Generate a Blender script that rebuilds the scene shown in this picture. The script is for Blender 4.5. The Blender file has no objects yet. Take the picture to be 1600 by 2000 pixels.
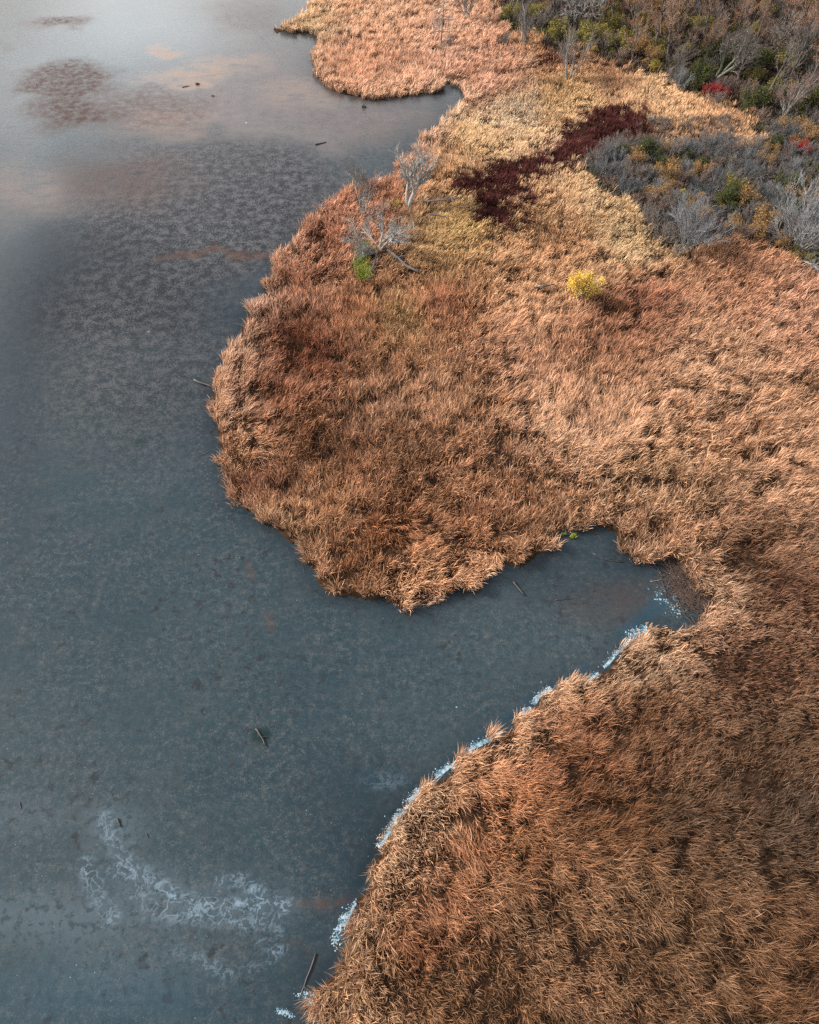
import bpy, math, random
import numpy as np
from mathutils import Vector, Matrix

random.seed(7)
RNG = np.random.default_rng(11)
scene = bpy.context.scene
C = scene.collection

# ------------------------------------------------------------------ camera
CAM_H = 60.0
PITCH = math.radians(52)
FPX = 1540.0                       # focal length in pixels of the 1600x2000 photograph
cam_d = bpy.data.cameras.new('camera')
cam = bpy.data.objects.new('camera', cam_d)
C.objects.link(cam)
cam.location = (0, 0, CAM_H)
cam.rotation_euler = (math.radians(90) - PITCH, 0, 0)
cam_d.sensor_fit = 'VERTICAL'
cam_d.sensor_height = 36.0
cam_d.lens = 36.0 * FPX / 2000.0
cam_d.clip_start = 1.0
cam_d.clip_end = 8000.0
scene.camera = cam

# ------------------------------------------------------------------ sky and sun
SUN_EL = math.radians(30)
SUN_AZ = math.radians(-74)         # from the upper left of the picture (clockwise from +Y)
world = bpy.data.worlds.new("World")
scene.world = world
world.use_nodes = True
wn, wl = world.node_tree.nodes, world.node_tree.links
wn.clear()
w_out = wn.new('ShaderNodeOutputWorld')
w_bg = wn.new('ShaderNodeBackground')
w_bg.inputs['Strength'].default_value = 0.10
sky = wn.new('ShaderNodeTexSky')
sky.sky_type = 'NISHITA'
sky.sun_disc = False
sky.sun_elevation = SUN_EL
sky.sun_rotation = SUN_AZ
sky.altitude = 0
sky.air_density = 1.0
sky.dust_density = 2.0
w_tc = wn.new('ShaderNodeTexCoord')
w_map = wn.new('ShaderNodeMapping')
w_map.inputs['Scale'].default_value = (1.0, 1.0, 2.2)
w_map.inputs['Location'].default_value = (0.35, 0.1, 0.4)
w_noise = wn.new('ShaderNodeTexNoise')
w_noise.inputs['Scale'].default_value = 2.6
w_noise.inputs['Detail'].default_value = 5.0
w_noise.inputs['Roughness'].default_value = 0.52
w_ramp = wn.new('ShaderNodeValToRGB')
w_ramp.color_ramp.elements[0].position = 0.38
w_ramp.color_ramp.elements[0].color = (0.25, 0.25, 0.25, 1)
w_ramp.color_ramp.elements[1].position = 0.62
w_ramp.color_ramp.elements[1].color = (0.95, 0.95, 0.95, 1)
w_mix = wn.new('ShaderNodeMix')
w_mix.data_type = 'RGBA'
w_mix.inputs['B'].default_value = (6.6, 6.7, 6.9, 1)     # cloud white, same physical scale as the sky
wl.new(w_tc.outputs['Generated'], w_map.inputs['Vector'])
wl.new(w_map.outputs['Vector'], w_noise.inputs['Vector'])
wl.new(w_noise.outputs['Fac'], w_ramp.inputs['Fac'])
wl.new(w_ramp.outputs['Color'], w_mix.inputs['Factor'])
wl.new(sky.outputs['Color'], w_mix.inputs['A'])
w_sep = wn.new('ShaderNodeSeparateXYZ')
w_hz = wn.new('ShaderNodeMapRange')                        # thin bright cloud low over the horizon
w_hz.interpolation_type = 'SMOOTHSTEP'
w_hz.inputs['From Min'].default_value = 0.46
w_hz.inputs['From Max'].default_value = 0.17
w_hz.inputs['To Min'].default_value = 0.0
w_hz.inputs['To Max'].default_value = 0.85
w_mix2 = wn.new('ShaderNodeMix')
w_mix2.data_type = 'RGBA'
w_mix2.inputs['B'].default_value = (19.0, 20.5, 21.0, 1)
wl.new(w_tc.outputs['Generated'], w_sep.inputs[0])
w_ma = wn.new('ShaderNodeMath'); w_ma.operation = 'MULTIPLY_ADD'; w_ma.inputs[1].default_value = 0.38
wl.new(w_sep.outputs['X'], w_ma.inputs[0]); wl.new(w_sep.outputs['Z'], w_ma.inputs[2])
wl.new(w_ma.outputs[0], w_hz.inputs['Value'])
wl.new(w_hz.outputs['Result'], w_mix2.inputs['Factor'])
wl.new(w_mix.outputs['Result'], w_mix2.inputs['A'])
w_n2 = wn.new('ShaderNodeTexNoise'); w_n2.inputs['Scale'].default_value = 3.4; w_n2.inputs['Detail'].default_value = 3.0
w_m2 = wn.new('ShaderNodeMapping'); w_m2.inputs['Scale'].default_value = (1.0, 1.0, 2.6); w_m2.inputs['Location'].default_value = (1.7, .4, .2)
w_r2 = wn.new('ShaderNodeValToRGB')
w_r2.color_ramp.elements[0].position = 0.42; w_r2.color_ramp.elements[0].color = (7.5, 6.9, 6.6, 1)
w_r2.color_ramp.elements[1].position = 0.60; w_r2.color_ramp.elements[1].color = (20.0, 21.5, 22.0, 1)
w_e = w_r2.color_ramp.elements.new(0.51); w_e.color = (15.5, 13.4, 11.8, 1)
wl.new(w_tc.outputs['Generated'], w_m2.inputs['Vector']); wl.new(w_m2.outputs['Vector'], w_n2.inputs['Vector'])
wl.new(w_n2.outputs['Fac'], w_r2.inputs['Fac']); wl.new(w_r2.outputs['Color'], w_mix2.inputs['B'])
wl.new(w_mix2.outputs['Result'], w_bg.inputs['Color'])
wl.new(w_bg.outputs['Background'], w_out.inputs['Surface'])

sun_d = bpy.data.lights.new('sun', 'SUN')
sun_d.energy = 4.8
sun_d.angle = math.radians(6)
sun_d.color = (1.0, 0.93, 0.84)
sun = bpy.data.objects.new('sun', sun_d)
C.objects.link(sun)
sd = Vector((math.sin(SUN_AZ) * math.cos(SUN_EL), math.cos(SUN_AZ) * math.cos(SUN_EL), math.sin(SUN_EL)))
sun.rotation_euler = sd.to_track_quat('Z', 'Y').to_euler()

scene.view_settings.view_transform = 'Standard'
scene.view_settings.look = 'None'
scene.view_settings.exposure = 1.1
scene.view_settings.gamma = 1.0
scene.cycles.max_bounces = 5
scene.cycles.diffuse_bounces = 3
scene.cycles.glossy_bounces = 2
scene.cycles.transmission_bounces = 3
scene.cycles.transparent_max_bounces = 4
scene.cycles.use_denoising = False
scene.cycles.sample_clamp_indirect = 3.0
scene.cycles.sample_clamp_direct = 8.0
scene.cycles.blur_glossy = 1.0

# ------------------------------------------------------------------ photo pixel <-> ground
SP, CP = math.sin(PITCH), math.cos(PITCH)

def W(px, py, z=0.0):
    x = (px - 800.0) / FPX
    u = (1000.0 - py) / FPX
    dy = CP + u * SP
    dz = -SP + u * CP
    t = (z - CAM_H) / dz
    return Vector((x * t, dy * t, z))

def Wn(p, z=0.0):
    p = np.asarray(p, float)
    x = (p[:, 0] - 800.0) / FPX
    u = (1000.0 - p[:, 1]) / FPX
    dz = -SP + u * CP
    t = (z - CAM_H) / dz
    return np.stack([x * t, (CP + u * SP) * t], 1)

def PX(x, y, z=0.0):
    """world -> photo pixel, and depth"""
    dz = z - CAM_H
    depth = y * CP - dz * SP
    up = y * SP + dz * CP
    depth = np.maximum(depth, 1.0)
    return 800.0 + FPX * x / depth, 1000.0 - FPX * up / depth, depth

# ------------------------------------------------------------------ numpy helpers
_tab = RNG.random((256, 256))
def vnoise(x, y, seed=0):
    x = np.asarray(x, float) + seed * 17.31
    y = np.asarray(y, float) + seed * 9.77
    xi = np.floor(x).astype(int); yi = np.floor(y).astype(int)
    fx = x - xi; fy = y - yi
    fx = fx * fx * (3 - 2 * fx); fy = fy * fy * (3 - 2 * fy)
    a = _tab[xi & 255, yi & 255]; b = _tab[(xi + 1) & 255, yi & 255]
    c = _tab[xi & 255, (yi + 1) & 255]; d = _tab[(xi + 1) & 255, (yi + 1) & 255]
    return (a * (1 - fx) + b * fx) * (1 - fy) + (c * (1 - fx) + d * fx) * fy

def fbm(x, y, seed=0, oct=4):
    s = 0; a = 0.5; n = 0
    for i in range(oct):
        s = s + a * vnoise(x * 2 ** i, y * 2 ** i, seed + i * 3); n += a; a *= 0.55
    return s / n

def inside(poly, x, y):
    poly = np.asarray(poly, float)
    res = np.zeros(x.shape, bool)
    n = len(poly)
    for i in range(n):
        x1, y1 = poly[i]; x2, y2 = poly[(i + 1) % n]
        if y1 == y2: continue
        c = ((y1 > y) != (y2 > y)) & (x < (x2 - x1) * (y - y1) / (y2 - y1) + x1)
        res ^= c
    return res

def seg_dist(poly, x, y, closed=True):
    poly = np.asarray(poly, float)
    best = np.full(x.shape, 1e9); nx = np.zeros(x.shape); ny = np.zeros(x.shape)
    n = len(poly)
    for i in range(n if closed else n - 1):
        a = poly[i]; b = poly[(i + 1) % n]
        d = b - a
        L = max(d @ d, 1e-9)
        t = np.clip(((x - a[0]) * d[0] + (y - a[1]) * d[1]) / L, 0, 1)
        qx = a[0] + t * d[0] - x; qy = a[1] + t * d[1] - y
        dd = np.hypot(qx, qy)
        m = dd < best
        best = np.where(m, dd, best); nx = np.where(m, qx, nx); ny = np.where(m, qy, ny)
    ln = np.maximum(np.hypot(nx, ny), 1e-6)
    return best, nx / ln, ny / ln

def sstep(a, b, v):
    t = np.clip((v - a) / (b - a), 0, 1)
    return t * t * (3 - 2 * t)

def s2l(c):
    c = np.asarray(c, float) / 255.0
    return np.where(c <= 0.04045, c / 12.92, ((c + 0.055) / 1.055) ** 2.4)

def np_mesh(name, verts, faces, mat=None, col=None, smooth=False):
    """verts n x 3, faces m x k (all the same k) -> mesh data"""
    me = bpy.data.meshes.new(name)
    verts = np.ascontiguousarray(verts, np.float32); faces = np.ascontiguousarray(faces, np.int32)
    k = faces.shape[1]
    me.vertices.add(len(verts)); me.vertices.foreach_set('co', verts.ravel())
    me.loops.add(faces.size); me.loops.foreach_set('vertex_index', faces.ravel())
    me.polygons.add(len(faces))
    me.polygons.foreach_set('loop_start', np.arange(0, faces.size, k, dtype=np.int32))
    if smooth:
        me.polygons.foreach_set('use_smooth', np.ones(len(faces), bool))
    me.update(calc_edges=True)
    if col is not None:
        a = me.color_attributes.new('col', 'FLOAT_COLOR', 'POINT')
        c4 = np.ones((len(verts), 4), np.float32); c4[:, :3] = col
        a.data.foreach_set('color', c4.ravel())
    if mat: me.materials.append(mat)
    return me

def link(name, me, parent=None, **props):
    o = bpy.data.objects.new(name, me)
    C.objects.link(o)
    if parent: o.parent = parent
    for k, v in props.items(): o[k] = v
    return o

# ------------------------------------------------------------------ materials
def base_mat(name):
    m = bpy.data.materials.new(name); m.use_nodes = True
    nt = m.node_tree; nt.nodes.clear()
    out = nt.nodes.new('ShaderNodeOutputMaterial')
    return m, nt, nt.nodes, nt.links, out

def blade_mat(name, transl=0.3, gloss=0.0):
    m, nt, N, L, out = base_mat(name)
    at = N.new('ShaderNodeAttribute'); at.attribute_name = 'col'
    d = N.new('ShaderNodeBsdfDiffuse'); t = N.new('ShaderNodeBsdfTranslucent')
    mx = N.new('ShaderNodeMixShader'); mx.inputs[0].default_value = transl
    tc = N.new('ShaderNodeTexCoord'); nz = N.new('ShaderNodeTexNoise')
    nz.inputs['Scale'].default_value = 1.7
    hs = N.new('ShaderNodeHueSaturation')
    mr = N.new('ShaderNodeMapRange'); mr.inputs['To Min'].default_value = 0.85; mr.inputs['To Max'].default_value = 1.15
    L.new(tc.outputs['Object'], nz.inputs['Vector']); L.new(nz.outputs['Fac'], mr.inputs['Value'])
    L.new(mr.outputs['Result'], hs.inputs['Value']); L.new(at.outputs['Color'], hs.inputs['Color'])
    L.new(hs.outputs['Color'], d.inputs['Color']); L.new(hs.outputs['Color'], t.inputs['Color'])
    L.new(d.outputs[0], mx.inputs[1]); L.new(t.outputs[0], mx.inputs[2])
    L.new(mx.outputs[0], out.inputs['Surface'])
    return m

def wood_mat(name, c1, c2, scale=6.0, rough=0.85):
    m, nt, N, L, out = base_mat(name)
    b = N.new('ShaderNodeBsdfPrincipled'); b.inputs['Roughness'].default_value = rough
    tc = N.new('ShaderNodeTexCoord'); nz = N.new('ShaderNodeTexNoise'); nz.inputs['Scale'].default_value = scale
    nz.inputs['Detail'].default_value = 6
    cr = N.new('ShaderNodeValToRGB')
    cr.color_ramp.elements[0].position = 0.35; cr.color_ramp.elements[0].color = (*c1, 1)
    cr.color_ramp.elements[1].position = 0.68; cr.color_ramp.elements[1].color = (*c2, 1)
    L.new(tc.outputs['Object'], nz.inputs['Vector']); L.new(nz.outputs['Fac'], cr.inputs['Fac'])
    L.new(cr.outputs['Color'], b.inputs['Base Color']); L.new(b.outputs[0], out.inputs['Surface'])
    return m

M_REED = blade_mat('reed_straw', 0.22)
M_LEAF = blade_mat('leaf', 0.35)
M_GREY = wood_mat('pale_grey_bark', (0.14, 0.132, 0.122), (0.27, 0.258, 0.240))
M_SILVER = wood_mat('silver_twigs', (0.11, 0.115, 0.118), (0.225, 0.23, 0.235))
M_MID = wood_mat('grey_brown_bark', (0.085, 0.070, 0.062), (0.185, 0.155, 0.135))
M_BLUE = wood_mat('cool_grey_twigs', (0.058, 0.062, 0.066), (0.155, 0.162, 0.166))
M_DARK = wood_mat('dark_bark', (0.031, 0.0273, 0.0248), (0.093, 0.0806, 0.0713))
M_RUSSET = wood_mat('russet_twigs', (0.1178, 0.0775, 0.062), (0.2232, 0.155, 0.1178))
M_GREEN = wood_mat('mossy_bark', (0.0558, 0.062, 0.0434), (0.1364, 0.1488, 0.1054))
M_WETLOG = wood_mat('wet_log', (0.006, 0.006, 0.006), (0.026, 0.022, 0.020), 9, 0.6)

# ------------------------------------------------------------------ shore line (photo pixels, traced)
SHORE_PX = [(588,2110),(602,2010),(608,1960),(620,1905),(650,1860),(668,1800),(690,1740),(712,1690),(734,1640),(770,1590),
 (800,1552),(840,1512),(880,1480),(930,1442),(985,1407),(1040,1365),(1080,1325),(1110,1314),(1150,1308),(1185,1285),(1212,1258),
 (1226,1240),(1262,1228),(1268,1204),(1300,1198),(1335,1206),(1345,1222),(1376,1200),(1378,1180),(1362,1158),(1338,1128),(1316,1100),(1298,1096),
 (1240,1100),(1215,1086),(1200,1062),(1195,1042),(1140,1037),(1100,1042),(1090,1066),(1062,1092),(1030,1112),(1010,1122),
 (985,1106),(960,1112),(940,1136),(900,1162),(860,1172),(825,1186),(790,1197),(765,1190),(740,1176),(700,1180),(640,1166),
 (615,1150),(600,1112),(585,1082),(545,1052),(520,1026),(490,1006),(460,996),(445,972),(432,932),(424,890),(414,840),
 (411,790),(400,752),(415,735),(425,700),(445,665),(460,640),(465,610),(475,590),(500,570),(515,535),(530,500),(540,475),
 (565,450),(580,430),(610,400),(640,380),(680,352),(720,336),(762,332),(775,310),(800,277),(830,247),(860,227),(876,212),
 (870,200),(892,192),(908,180),(896,170),(872,165),(862,180),(800,192),(740,197),(690,192),(650,180),(625,162),(610,140),
 (604,115),(606,92),(622,76),(600,69),(560,64),(535,56),(535,46),(560,30),(590,12),(606,-8),(640,-70)]
_p = np.array(SHORE_PX, float)
_nadir = np.array([800.0, 1000 + FPX * math.tan(math.pi / 2 - PITCH)])
_w = []
for i in range(len(_p)):
    a = _p[max(i - 1, 0)]; b = _p[min(i + 1, len(_p) - 1)]
    d = b - a; nrm = np.array([d[1], -d[0]]); nrm /= np.linalg.norm(nrm)      # candidate outward
    # land lies to the right of the travel direction (image y down): outward = left side
    rad = _p[i] - _nadir; rad /= np.linalg.norm(rad)
    f = float(sstep(-0.15, 0.5, np.array(nrm @ rad)))
    w = W(_p[i][0], _p[i][1], 1.55 * f)
    _w.append((w.x, w.y))
SHORE = np.array(_w)
LAND = np.vstack([SHORE, [(-10, 300), (500, 700), (500, -120), (-16, -60)]])

# ------------------------------------------------------------------ mud flat (one sheet to the horizon)
def band(px, py, pts, w, fall=None):
    d, _, _ = seg_dist(np.array(pts, float), px, py, closed=False)
    return 1 - sstep(w * 0.3, w, d)

def ell(px, py, cx, cy, rx, ry, soft=0.5):
    r = np.hypot((px - cx) / rx, (py - cy) / ry)
    return 1 - sstep(1 - soft, 1 + soft, r)

xs = np.concatenate([[-4000, -1500, -500, -200, -130], np.arange(-100, 50, 0.42), [60, 80, 120, 300, 1000, 4000]])
ys = np.concatenate([[-1500, -400, -100, -30], np.arange(-4, 190, 0.42), [200, 220, 260, 400, 1000, 2500, 6000]])
GX, GY = np.meshgrid(xs, ys)
gx, gy = GX.ravel(), GY.ravel()
verts = np.stack([gx, gy, np.zeros_like(gx)], 1)
nx_, ny_ = len(xs), len(ys)
idx = np.arange(nx_ * ny_).reshape(ny_, nx_)
faces = np.stack([idx[:-1, :-1].ravel(), idx[:-1, 1:].ravel(), idx[1:, 1:].ravel(), idx[1:, :-1].ravel()], 1)
px, py, dep = PX(gx, gy)
_far = .6 + 1.9 * sstep(60, 110, gy)
wx = px + _far * 38 * (fbm(gx * 0.16, gy * 0.16, 5, 5) - 0.5)
wy = py + _far * 24 * (fbm(gx * 0.16, gy * 0.16, 9, 5) - 0.5)
sd_, _, _ = seg_dist(SHORE, gx, gy, closed=False)
def A(v): return np.clip(v, 0, 1).astype(np.float32)
attrs = {}
# coarse pale flecks on dark mud
attrs['fleck'] = A(ell(wx, wy, 400, 395, 260, 140, .4) + 0.6 * ell(wx, wy, 270, 680, 230, 190, .6) + 0.5 * ell(wx, wy, 180, 560, 200, 90, .6) + .35 * ell(wx, wy, 760, 330, 200, 60, .6))
attrs['brown'] = A(1.2 * ell(wx, wy, 120, 158, 100, 32, .5) + ell(wx, wy, 105, 48, 62, 15, .5) + 0.7 * ell(wx, wy, 115, 222, 80, 26, .6) + .25 * ell(wx, wy, 260, 345, 110, 50, .8)
                   + 0.5 * ell(wx, wy, 280, 215, 130, 40, .7) + 0.4 * ell(wx, wy, 480, 30, 60, 30, .6) + .4 * ell(wx, wy, 0, 100, 14, 12, .5) 
                   + 0.5 * ell(wx, wy, 230, 350, 130, 50, .7) + .35 * ell(wx, wy, 520, 200, 420, 75, .8) + .3 * ell(wx, wy, 760, 250, 130, 40, .7) + .35 * ell(wx, wy, 1180, 1180, 90, 40, .6))
attrs['tan'] = A(0.9 * ell(wx, wy, 320, 97, 42, 10, .6) + 0.8 * ell(wx, wy, 370, 150, 80, 15, .6) + 0.55 * ell(wx, wy, 450, 125, 70, 18, .7)
                 + 0.35 * ell(wx, wy, 590, 185, 70, 22, .7) + 0.3 * ell(wx, wy, 330, 235, 90, 24, .8) + .3 * ell(wx, wy, 40, 380, 90, 50, .8))
attrs['silt'] = A(.9 * ell(wx, wy, 560, 190, 250, 60, .8) + .8 * ell(wx, wy, 640, 245, 150, 40, .7) + .5 * ell(wx, wy, 310, 215, 160, 45, .8) + .4 * ell(wx, wy, 40, 375, 110, 55, .8) + .45 * ell(wx, wy, 450, 90, 180, 50, .8))
attrs['rust'] = A(0.85 * band(wx, wy, [(545, 484), (500, 492), (450, 497), (410, 482), (385, 498), (300, 508)], 11)
                  + 0.7 * band(wx, wy, [(700, 1755), (640, 1765), (580, 1762)], 16) + 0.5 * band(wx, wy, [(560, 1842), (600, 1850), (618, 1880), (612, 1920)], 9)
                  + .45 * band(wx, wy, [(480, 1100), (490, 1125)], 10) + .35 * band(wx, wy, [(520, 1190), (535, 1230)], 10) + .35 * ell(wx, wy, 1240, 1160, 50, 25, .7))
attrs['wet'] = A(1.0 * ell(px, py, 0, -60, 640, 240, .8) + ell(px, py, 0, 330, 90, 330, .5) + .6 * ell(px, py, 640, 220, 200, 50, .6))
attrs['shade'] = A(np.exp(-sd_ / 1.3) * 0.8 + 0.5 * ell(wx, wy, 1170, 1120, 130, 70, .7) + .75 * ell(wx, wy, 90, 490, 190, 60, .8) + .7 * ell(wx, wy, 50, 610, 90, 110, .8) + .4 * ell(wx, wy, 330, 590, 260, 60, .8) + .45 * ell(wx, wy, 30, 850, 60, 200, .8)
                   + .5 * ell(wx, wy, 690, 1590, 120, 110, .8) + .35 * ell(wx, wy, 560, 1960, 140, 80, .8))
net = [(205, 1600), (222, 1640), (250, 1688), (300, 1722), (345, 1758), (400, 1768), (480, 1765), (560, 1770)]
foam = (0.8 * band(wx, wy, net, 19) + band(wx, wy, [(430, 1720), (470, 1712), (505, 1738), (558, 1768)], 15) + .6 * band(wx, wy, [(170, 1690), (195, 1750), (220, 1790)], 22)
        + .7 * band(wx, wy, [(400, 1785), (480, 1800), (540, 1800)], 22) + band(wx, wy, [(512, 1835), (530, 1850), (552, 1852)], 11) + .55 * band(wx, wy, [(550, 1790), (548, 1830)], 12)
        + .4 * band(wx, wy, [(345, 1855), (440, 1900), (530, 1880), (550, 1860)], 15) + .5 * band(wx, wy, [(230, 1700), (300, 1780), (380, 1790)], 26)
        + .3 * ell(wx, wy, 745, 1525, 40, 12, .6))
attrs['foam'] = A(foam * (.45 + 1.1 * fbm(gx * .35, gy * .35, 95, 3)))
attrs['film'] = A(.8 * ell(wx, wy, 60, 1790, 170, 50, .8) + .55 * ell(wx, wy, 230, 1620, 60, 50, .8) + .45 * ell(wx, wy, 230, 1880, 150, 70, .8) + .5 * ell(wx, wy, 20, 1590, 110, 40, .8) + .35 * ell(wx, wy, 330, 1760, 200, 60, .8) + .3*band(wx, wy, net, 60))
attrs['blue'] = A(.9 * band(wx, wy, [(670, 1815), (690, 1775)], 20) + .9 * band(wx, wy, [(1225, 1240), (1290, 1180)], 26) + .7 * band(wx, wy, [(775, 1595), (890, 1475), (1040, 1365), (1150, 1305)], 16) + .35 * ell(wx, wy, 745, 1520, 50, 16, .7)+ .4 * ell(wx, wy, 150, 1950, 300, 60, .9))
attrs['green'] = A(ell(wx, wy, 512, 1438, 22, 16, .4) + .8 * ell(wx, wy, 280, 866, 12, 7, .5) + .7 * band(wx, wy, [(705, 1720), (735, 1650)], 14) + .6 * ell(wx, wy, 105, 1012, 9, 6, .5))
mud_me = np_mesh('mud_flat', verts, faces)
for k, v in attrs.items():
    a = mud_me.attributes.new(k, 'FLOAT', 'POINT'); a.data.foreach_set('value', v)

def mud_material():
    m, nt, N, L, out = base_mat('wet_mud')
    tc = N.new('ShaderNodeTexCoord')
    def noise(scale, detail=4, rough=.55, dist=0, sy=1.0):
        n = N.new('ShaderNodeTexNoise'); n.inputs['Scale'].default_value = scale
        n.inputs['Detail'].default_value = detail; n.inputs['Roughness'].default_value = rough; n.inputs['Distortion'].default_value = dist
        mp = N.new('ShaderNodeMapping'); mp.inputs['Scale'].default_value = (1, sy, 1)
        L.new(tc.outputs['Object'], mp.inputs['Vector']); L.new(mp.outputs['Vector'], n.inputs['Vector'])
        return n.outputs['Fac']
    def attr(n_):
        a = N.new('ShaderNodeAttribute'); a.attribute_name = n_; return a.outputs['Fac']
    def math_(op, a, b=None, c=None, clamp=False):
        n = N.new('ShaderNodeMath'); n.operation = op; n.use_clamp = clamp
        for i, v in enumerate((a, b, c)):
            if v is None: continue
            if isinstance(v, (int, float)): n.inputs[i].default_value = v
            else: L.new(v, n.inputs[i])
        return n.outputs[0]
    def step(v, lo, hi, a=0.0, b=1.0):
        n = N.new('ShaderNodeMapRange'); n.interpolation_type = 'SMOOTHSTEP'
        L.new(v, n.inputs['Value'])
        n.inputs['From Min'].default_value = lo; n.inputs['From Max'].default_value = hi
        n.inputs['To Min'].default_value = a; n.inputs['To Max'].default_value = b
        return n.outputs['Result']
    def mix(f, a, b):
        n = N.new('ShaderNodeMix'); n.data_type = 'RGBA'
        if isinstance(f, (int, float)): n.inputs['Factor'].default_value = f
        else: L.new(f, n.inputs['Factor'])
        for s, v in (('A', a), ('B', b)):
            if isinstance(v, tuple): n.inputs[s].default_value = (*v, 1)
            else: L.new(v, n.inputs[s])
        return n.outputs['Result']
    big = noise(0.035, 4); mid = noise(0.35, 5, .6); fine = noise(1.8, 10, .84); grain = noise(7.0, 3, .7)
    blotch = noise(1.1, 5, .62, .4)
    col = mix(step(big, .35, .65), (0.024, 0.048, 0.062), (0.038, 0.064, 0.076))
    col = mix(math_('MULTIPLY', step(mid, .45, .65), .4), col, (0.055, 0.072, 0.080))
    # fine mottling everywhere: bits of algae and debris against thin water
    col = mix(math_('MULTIPLY', step(fine, .50, .62), .6), col, (0.016, 0.018, 0.020))
    col = mix(math_('MULTIPLY', step(grain, .56, .70), .4), col, (0.085, 0.095, 0.095))
    spk = math_('ADD', math_('MULTIPLY', noise(1.6, 9, .88), .62), math_('MULTIPLY', noise(8.0, 4, .85), .38))
    col = mix(math_('MULTIPLY', step(spk, .505, .56), step(noise(.16, 3), .3, .6, .25, .85)), col, (0.105, 0.116, 0.116))
    col = mix(math_('MULTIPLY', step(spk, .47, .42), .45), col, (0.020, 0.026, 0.032))
    # dark debris blotches
    bl = math_('MULTIPLY', step(blotch, .56, .64), step(noise(.09, 3), .42, .6))
    col = mix(math_('MULTIPLY', bl, .7), col, (0.022, 0.020, 0.020))
    # coarse flecks
    fk = math_('ADD', math_('MULTIPLY', noise(4.6, 5, .8, .2, 1.3), .66), math_('MULTIPLY', noise(.8, 4, .65), .34))
    f_on = math_('MULTIPLY', step(fk, .495, .53), attr('fleck'))
    col = mix(math_('MULTIPLY', attr('fleck'), .8), col, (0.020, 0.018, 0.021))
    col = mix(math_('MULTIPLY', f_on, .8), col, (0.150, 0.147, 0.152))
    col = mix(math_('MULTIPLY', attr('silt'), step(noise(.5, 7, .7), .3, .6, .45, .8)), col, (0.185, 0.165, 0.160))
    # brown algae mats, tan patches, rust
    bn = math_('MULTIPLY', attr('brown'), step(noise(.8, 8, .75, .3), .30, .62, .35, 1))
    col = mix(math_('MULTIPLY', bn, .9), col, (0.105, 0.066, 0.056))
    tn = math_('MULTIPLY', attr('tan'), step(noise(.25, 4, .6, 0, 2.5), .3, .6))
    col = mix(math_('MULTIPLY', tn, .75), col, (0.42, 0.27, 0.19))
    col = mix(math_('MULTIPLY', math_('MULTIPLY', attr('rust'), step(mid, .3, .6)), .75), col, (0.12, 0.055, 0.03))
    col = mix(math_('MULTIPLY', attr('green'), .8), col, (0.006, 0.024, 0.02))
    col = mix(math_('MULTIPLY', attr('blue'), .6), col, (0.02, 0.075, 0.12))
    col = mix(math_('MULTIPLY', attr('shade'), .7), col, (0.008, 0.016, 0.024))     # painted in: reed reflections and dark wet mud by the bank, dark cloud reflections
    # milky film, broken by dark specks
    fl = math_('MULTIPLY', attr('film'), step(noise(1.7, 5, .65), .60, .50))
    col = mix(math_('MULTIPLY', fl, .55), col, (0.11, 0.145, 0.175))
    # scum wisps: thin curling threads where two drifting noises cross, over a faint milky veil
    dn = N.new('ShaderNodeTexNoise'); dn.inputs['Scale'].default_value = .8; dn.inputs['Detail'].default_value = 7
    L.new(tc.outputs['Object'], dn.inputs['Vector'])
    va = N.new('ShaderNodeVectorMath'); va.operation = 'MULTIPLY_ADD'
    L.new(dn.outputs['Color'], va.inputs[0]); va.inputs[1].default_value = (1.5, 1.5, 0); L.new(tc.outputs['Object'], va.inputs[2])
    def wisp(scale, width):
        n = N.new('ShaderNodeTexNoise'); n.inputs['Scale'].default_value = scale; n.inputs['Detail'].default_value = 3
        L.new(va.outputs[0], n.inputs['Vector'])
        return math_('SUBTRACT', 1.0, math_('DIVIDE', math_('ABSOLUTE', math_('SUBTRACT', n.outputs['Fac'], .5)), width), clamp=True)
    veil = math_('MULTIPLY', attr('foam'), step(noise(.9, 6, .6), .38, .62, .15, 1))
    fm = math_('MULTIPLY', math_('POWER', attr('foam'), .8), math_('MAXIMUM', math_('MULTIPLY', wisp(.62, .028), step(noise(.5, 4), .35, .6, .2, 1)), math_('MULTIPLY', wisp(1.3, .035), .7)))
    col = mix(math_('MULTIPLY', veil, .28), col, (0.10, 0.15, 0.19))
    col = mix(math_('MULTIPLY', fm, .9), col, (0.26, 0.36, 0.44))
    b = N.new('ShaderNodeBsdfPrincipled')
    dk = N.new('ShaderNodeVectorMath'); dk.operation = 'SCALE'; dk.inputs['Scale'].default_value = .54
    L.new(col, dk.inputs[0]); L.new(dk.outputs[0], b.inputs['Base Color'])
    wet = attr('wet')
    rough = math_('SUBTRACT', math_('ADD', step(fine, .4, .7, .15, .34), math_('MULTIPLY', bn, .3)), math_('MULTIPLY', wet, .2))
    L.new(rough, b.inputs['Roughness'])
    matte = math_('MAXIMUM', math_('MAXIMUM', math_('MULTIPLY', bn, .95), math_('MULTIPLY', tn, .8)), math_('MULTIPLY', attr('fleck'), .55))
    L.new(math_('MULTIPLY', math_('MULTIPLY_ADD', wet, .25, .42), math_('SUBTRACT', 1.0, matte)), b.inputs['Specular IOR Level'])
    b.inputs['IOR'].default_value = 1.36
    bp = N.new('ShaderNodeBump'); bp.inputs['Strength'].default_value = .35; bp.inputs['Distance'].default_value = .03
    L.new(math_('ADD', fine, math_('MULTIPLY', grain, .4)), bp.inputs['Height'])
    L.new(bp.outputs['Normal'], b.inputs['Normal'])
    L.new(b.outputs[0], out.inputs['Surface'])
    return m
mud_me.materials.append(mud_material())
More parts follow.
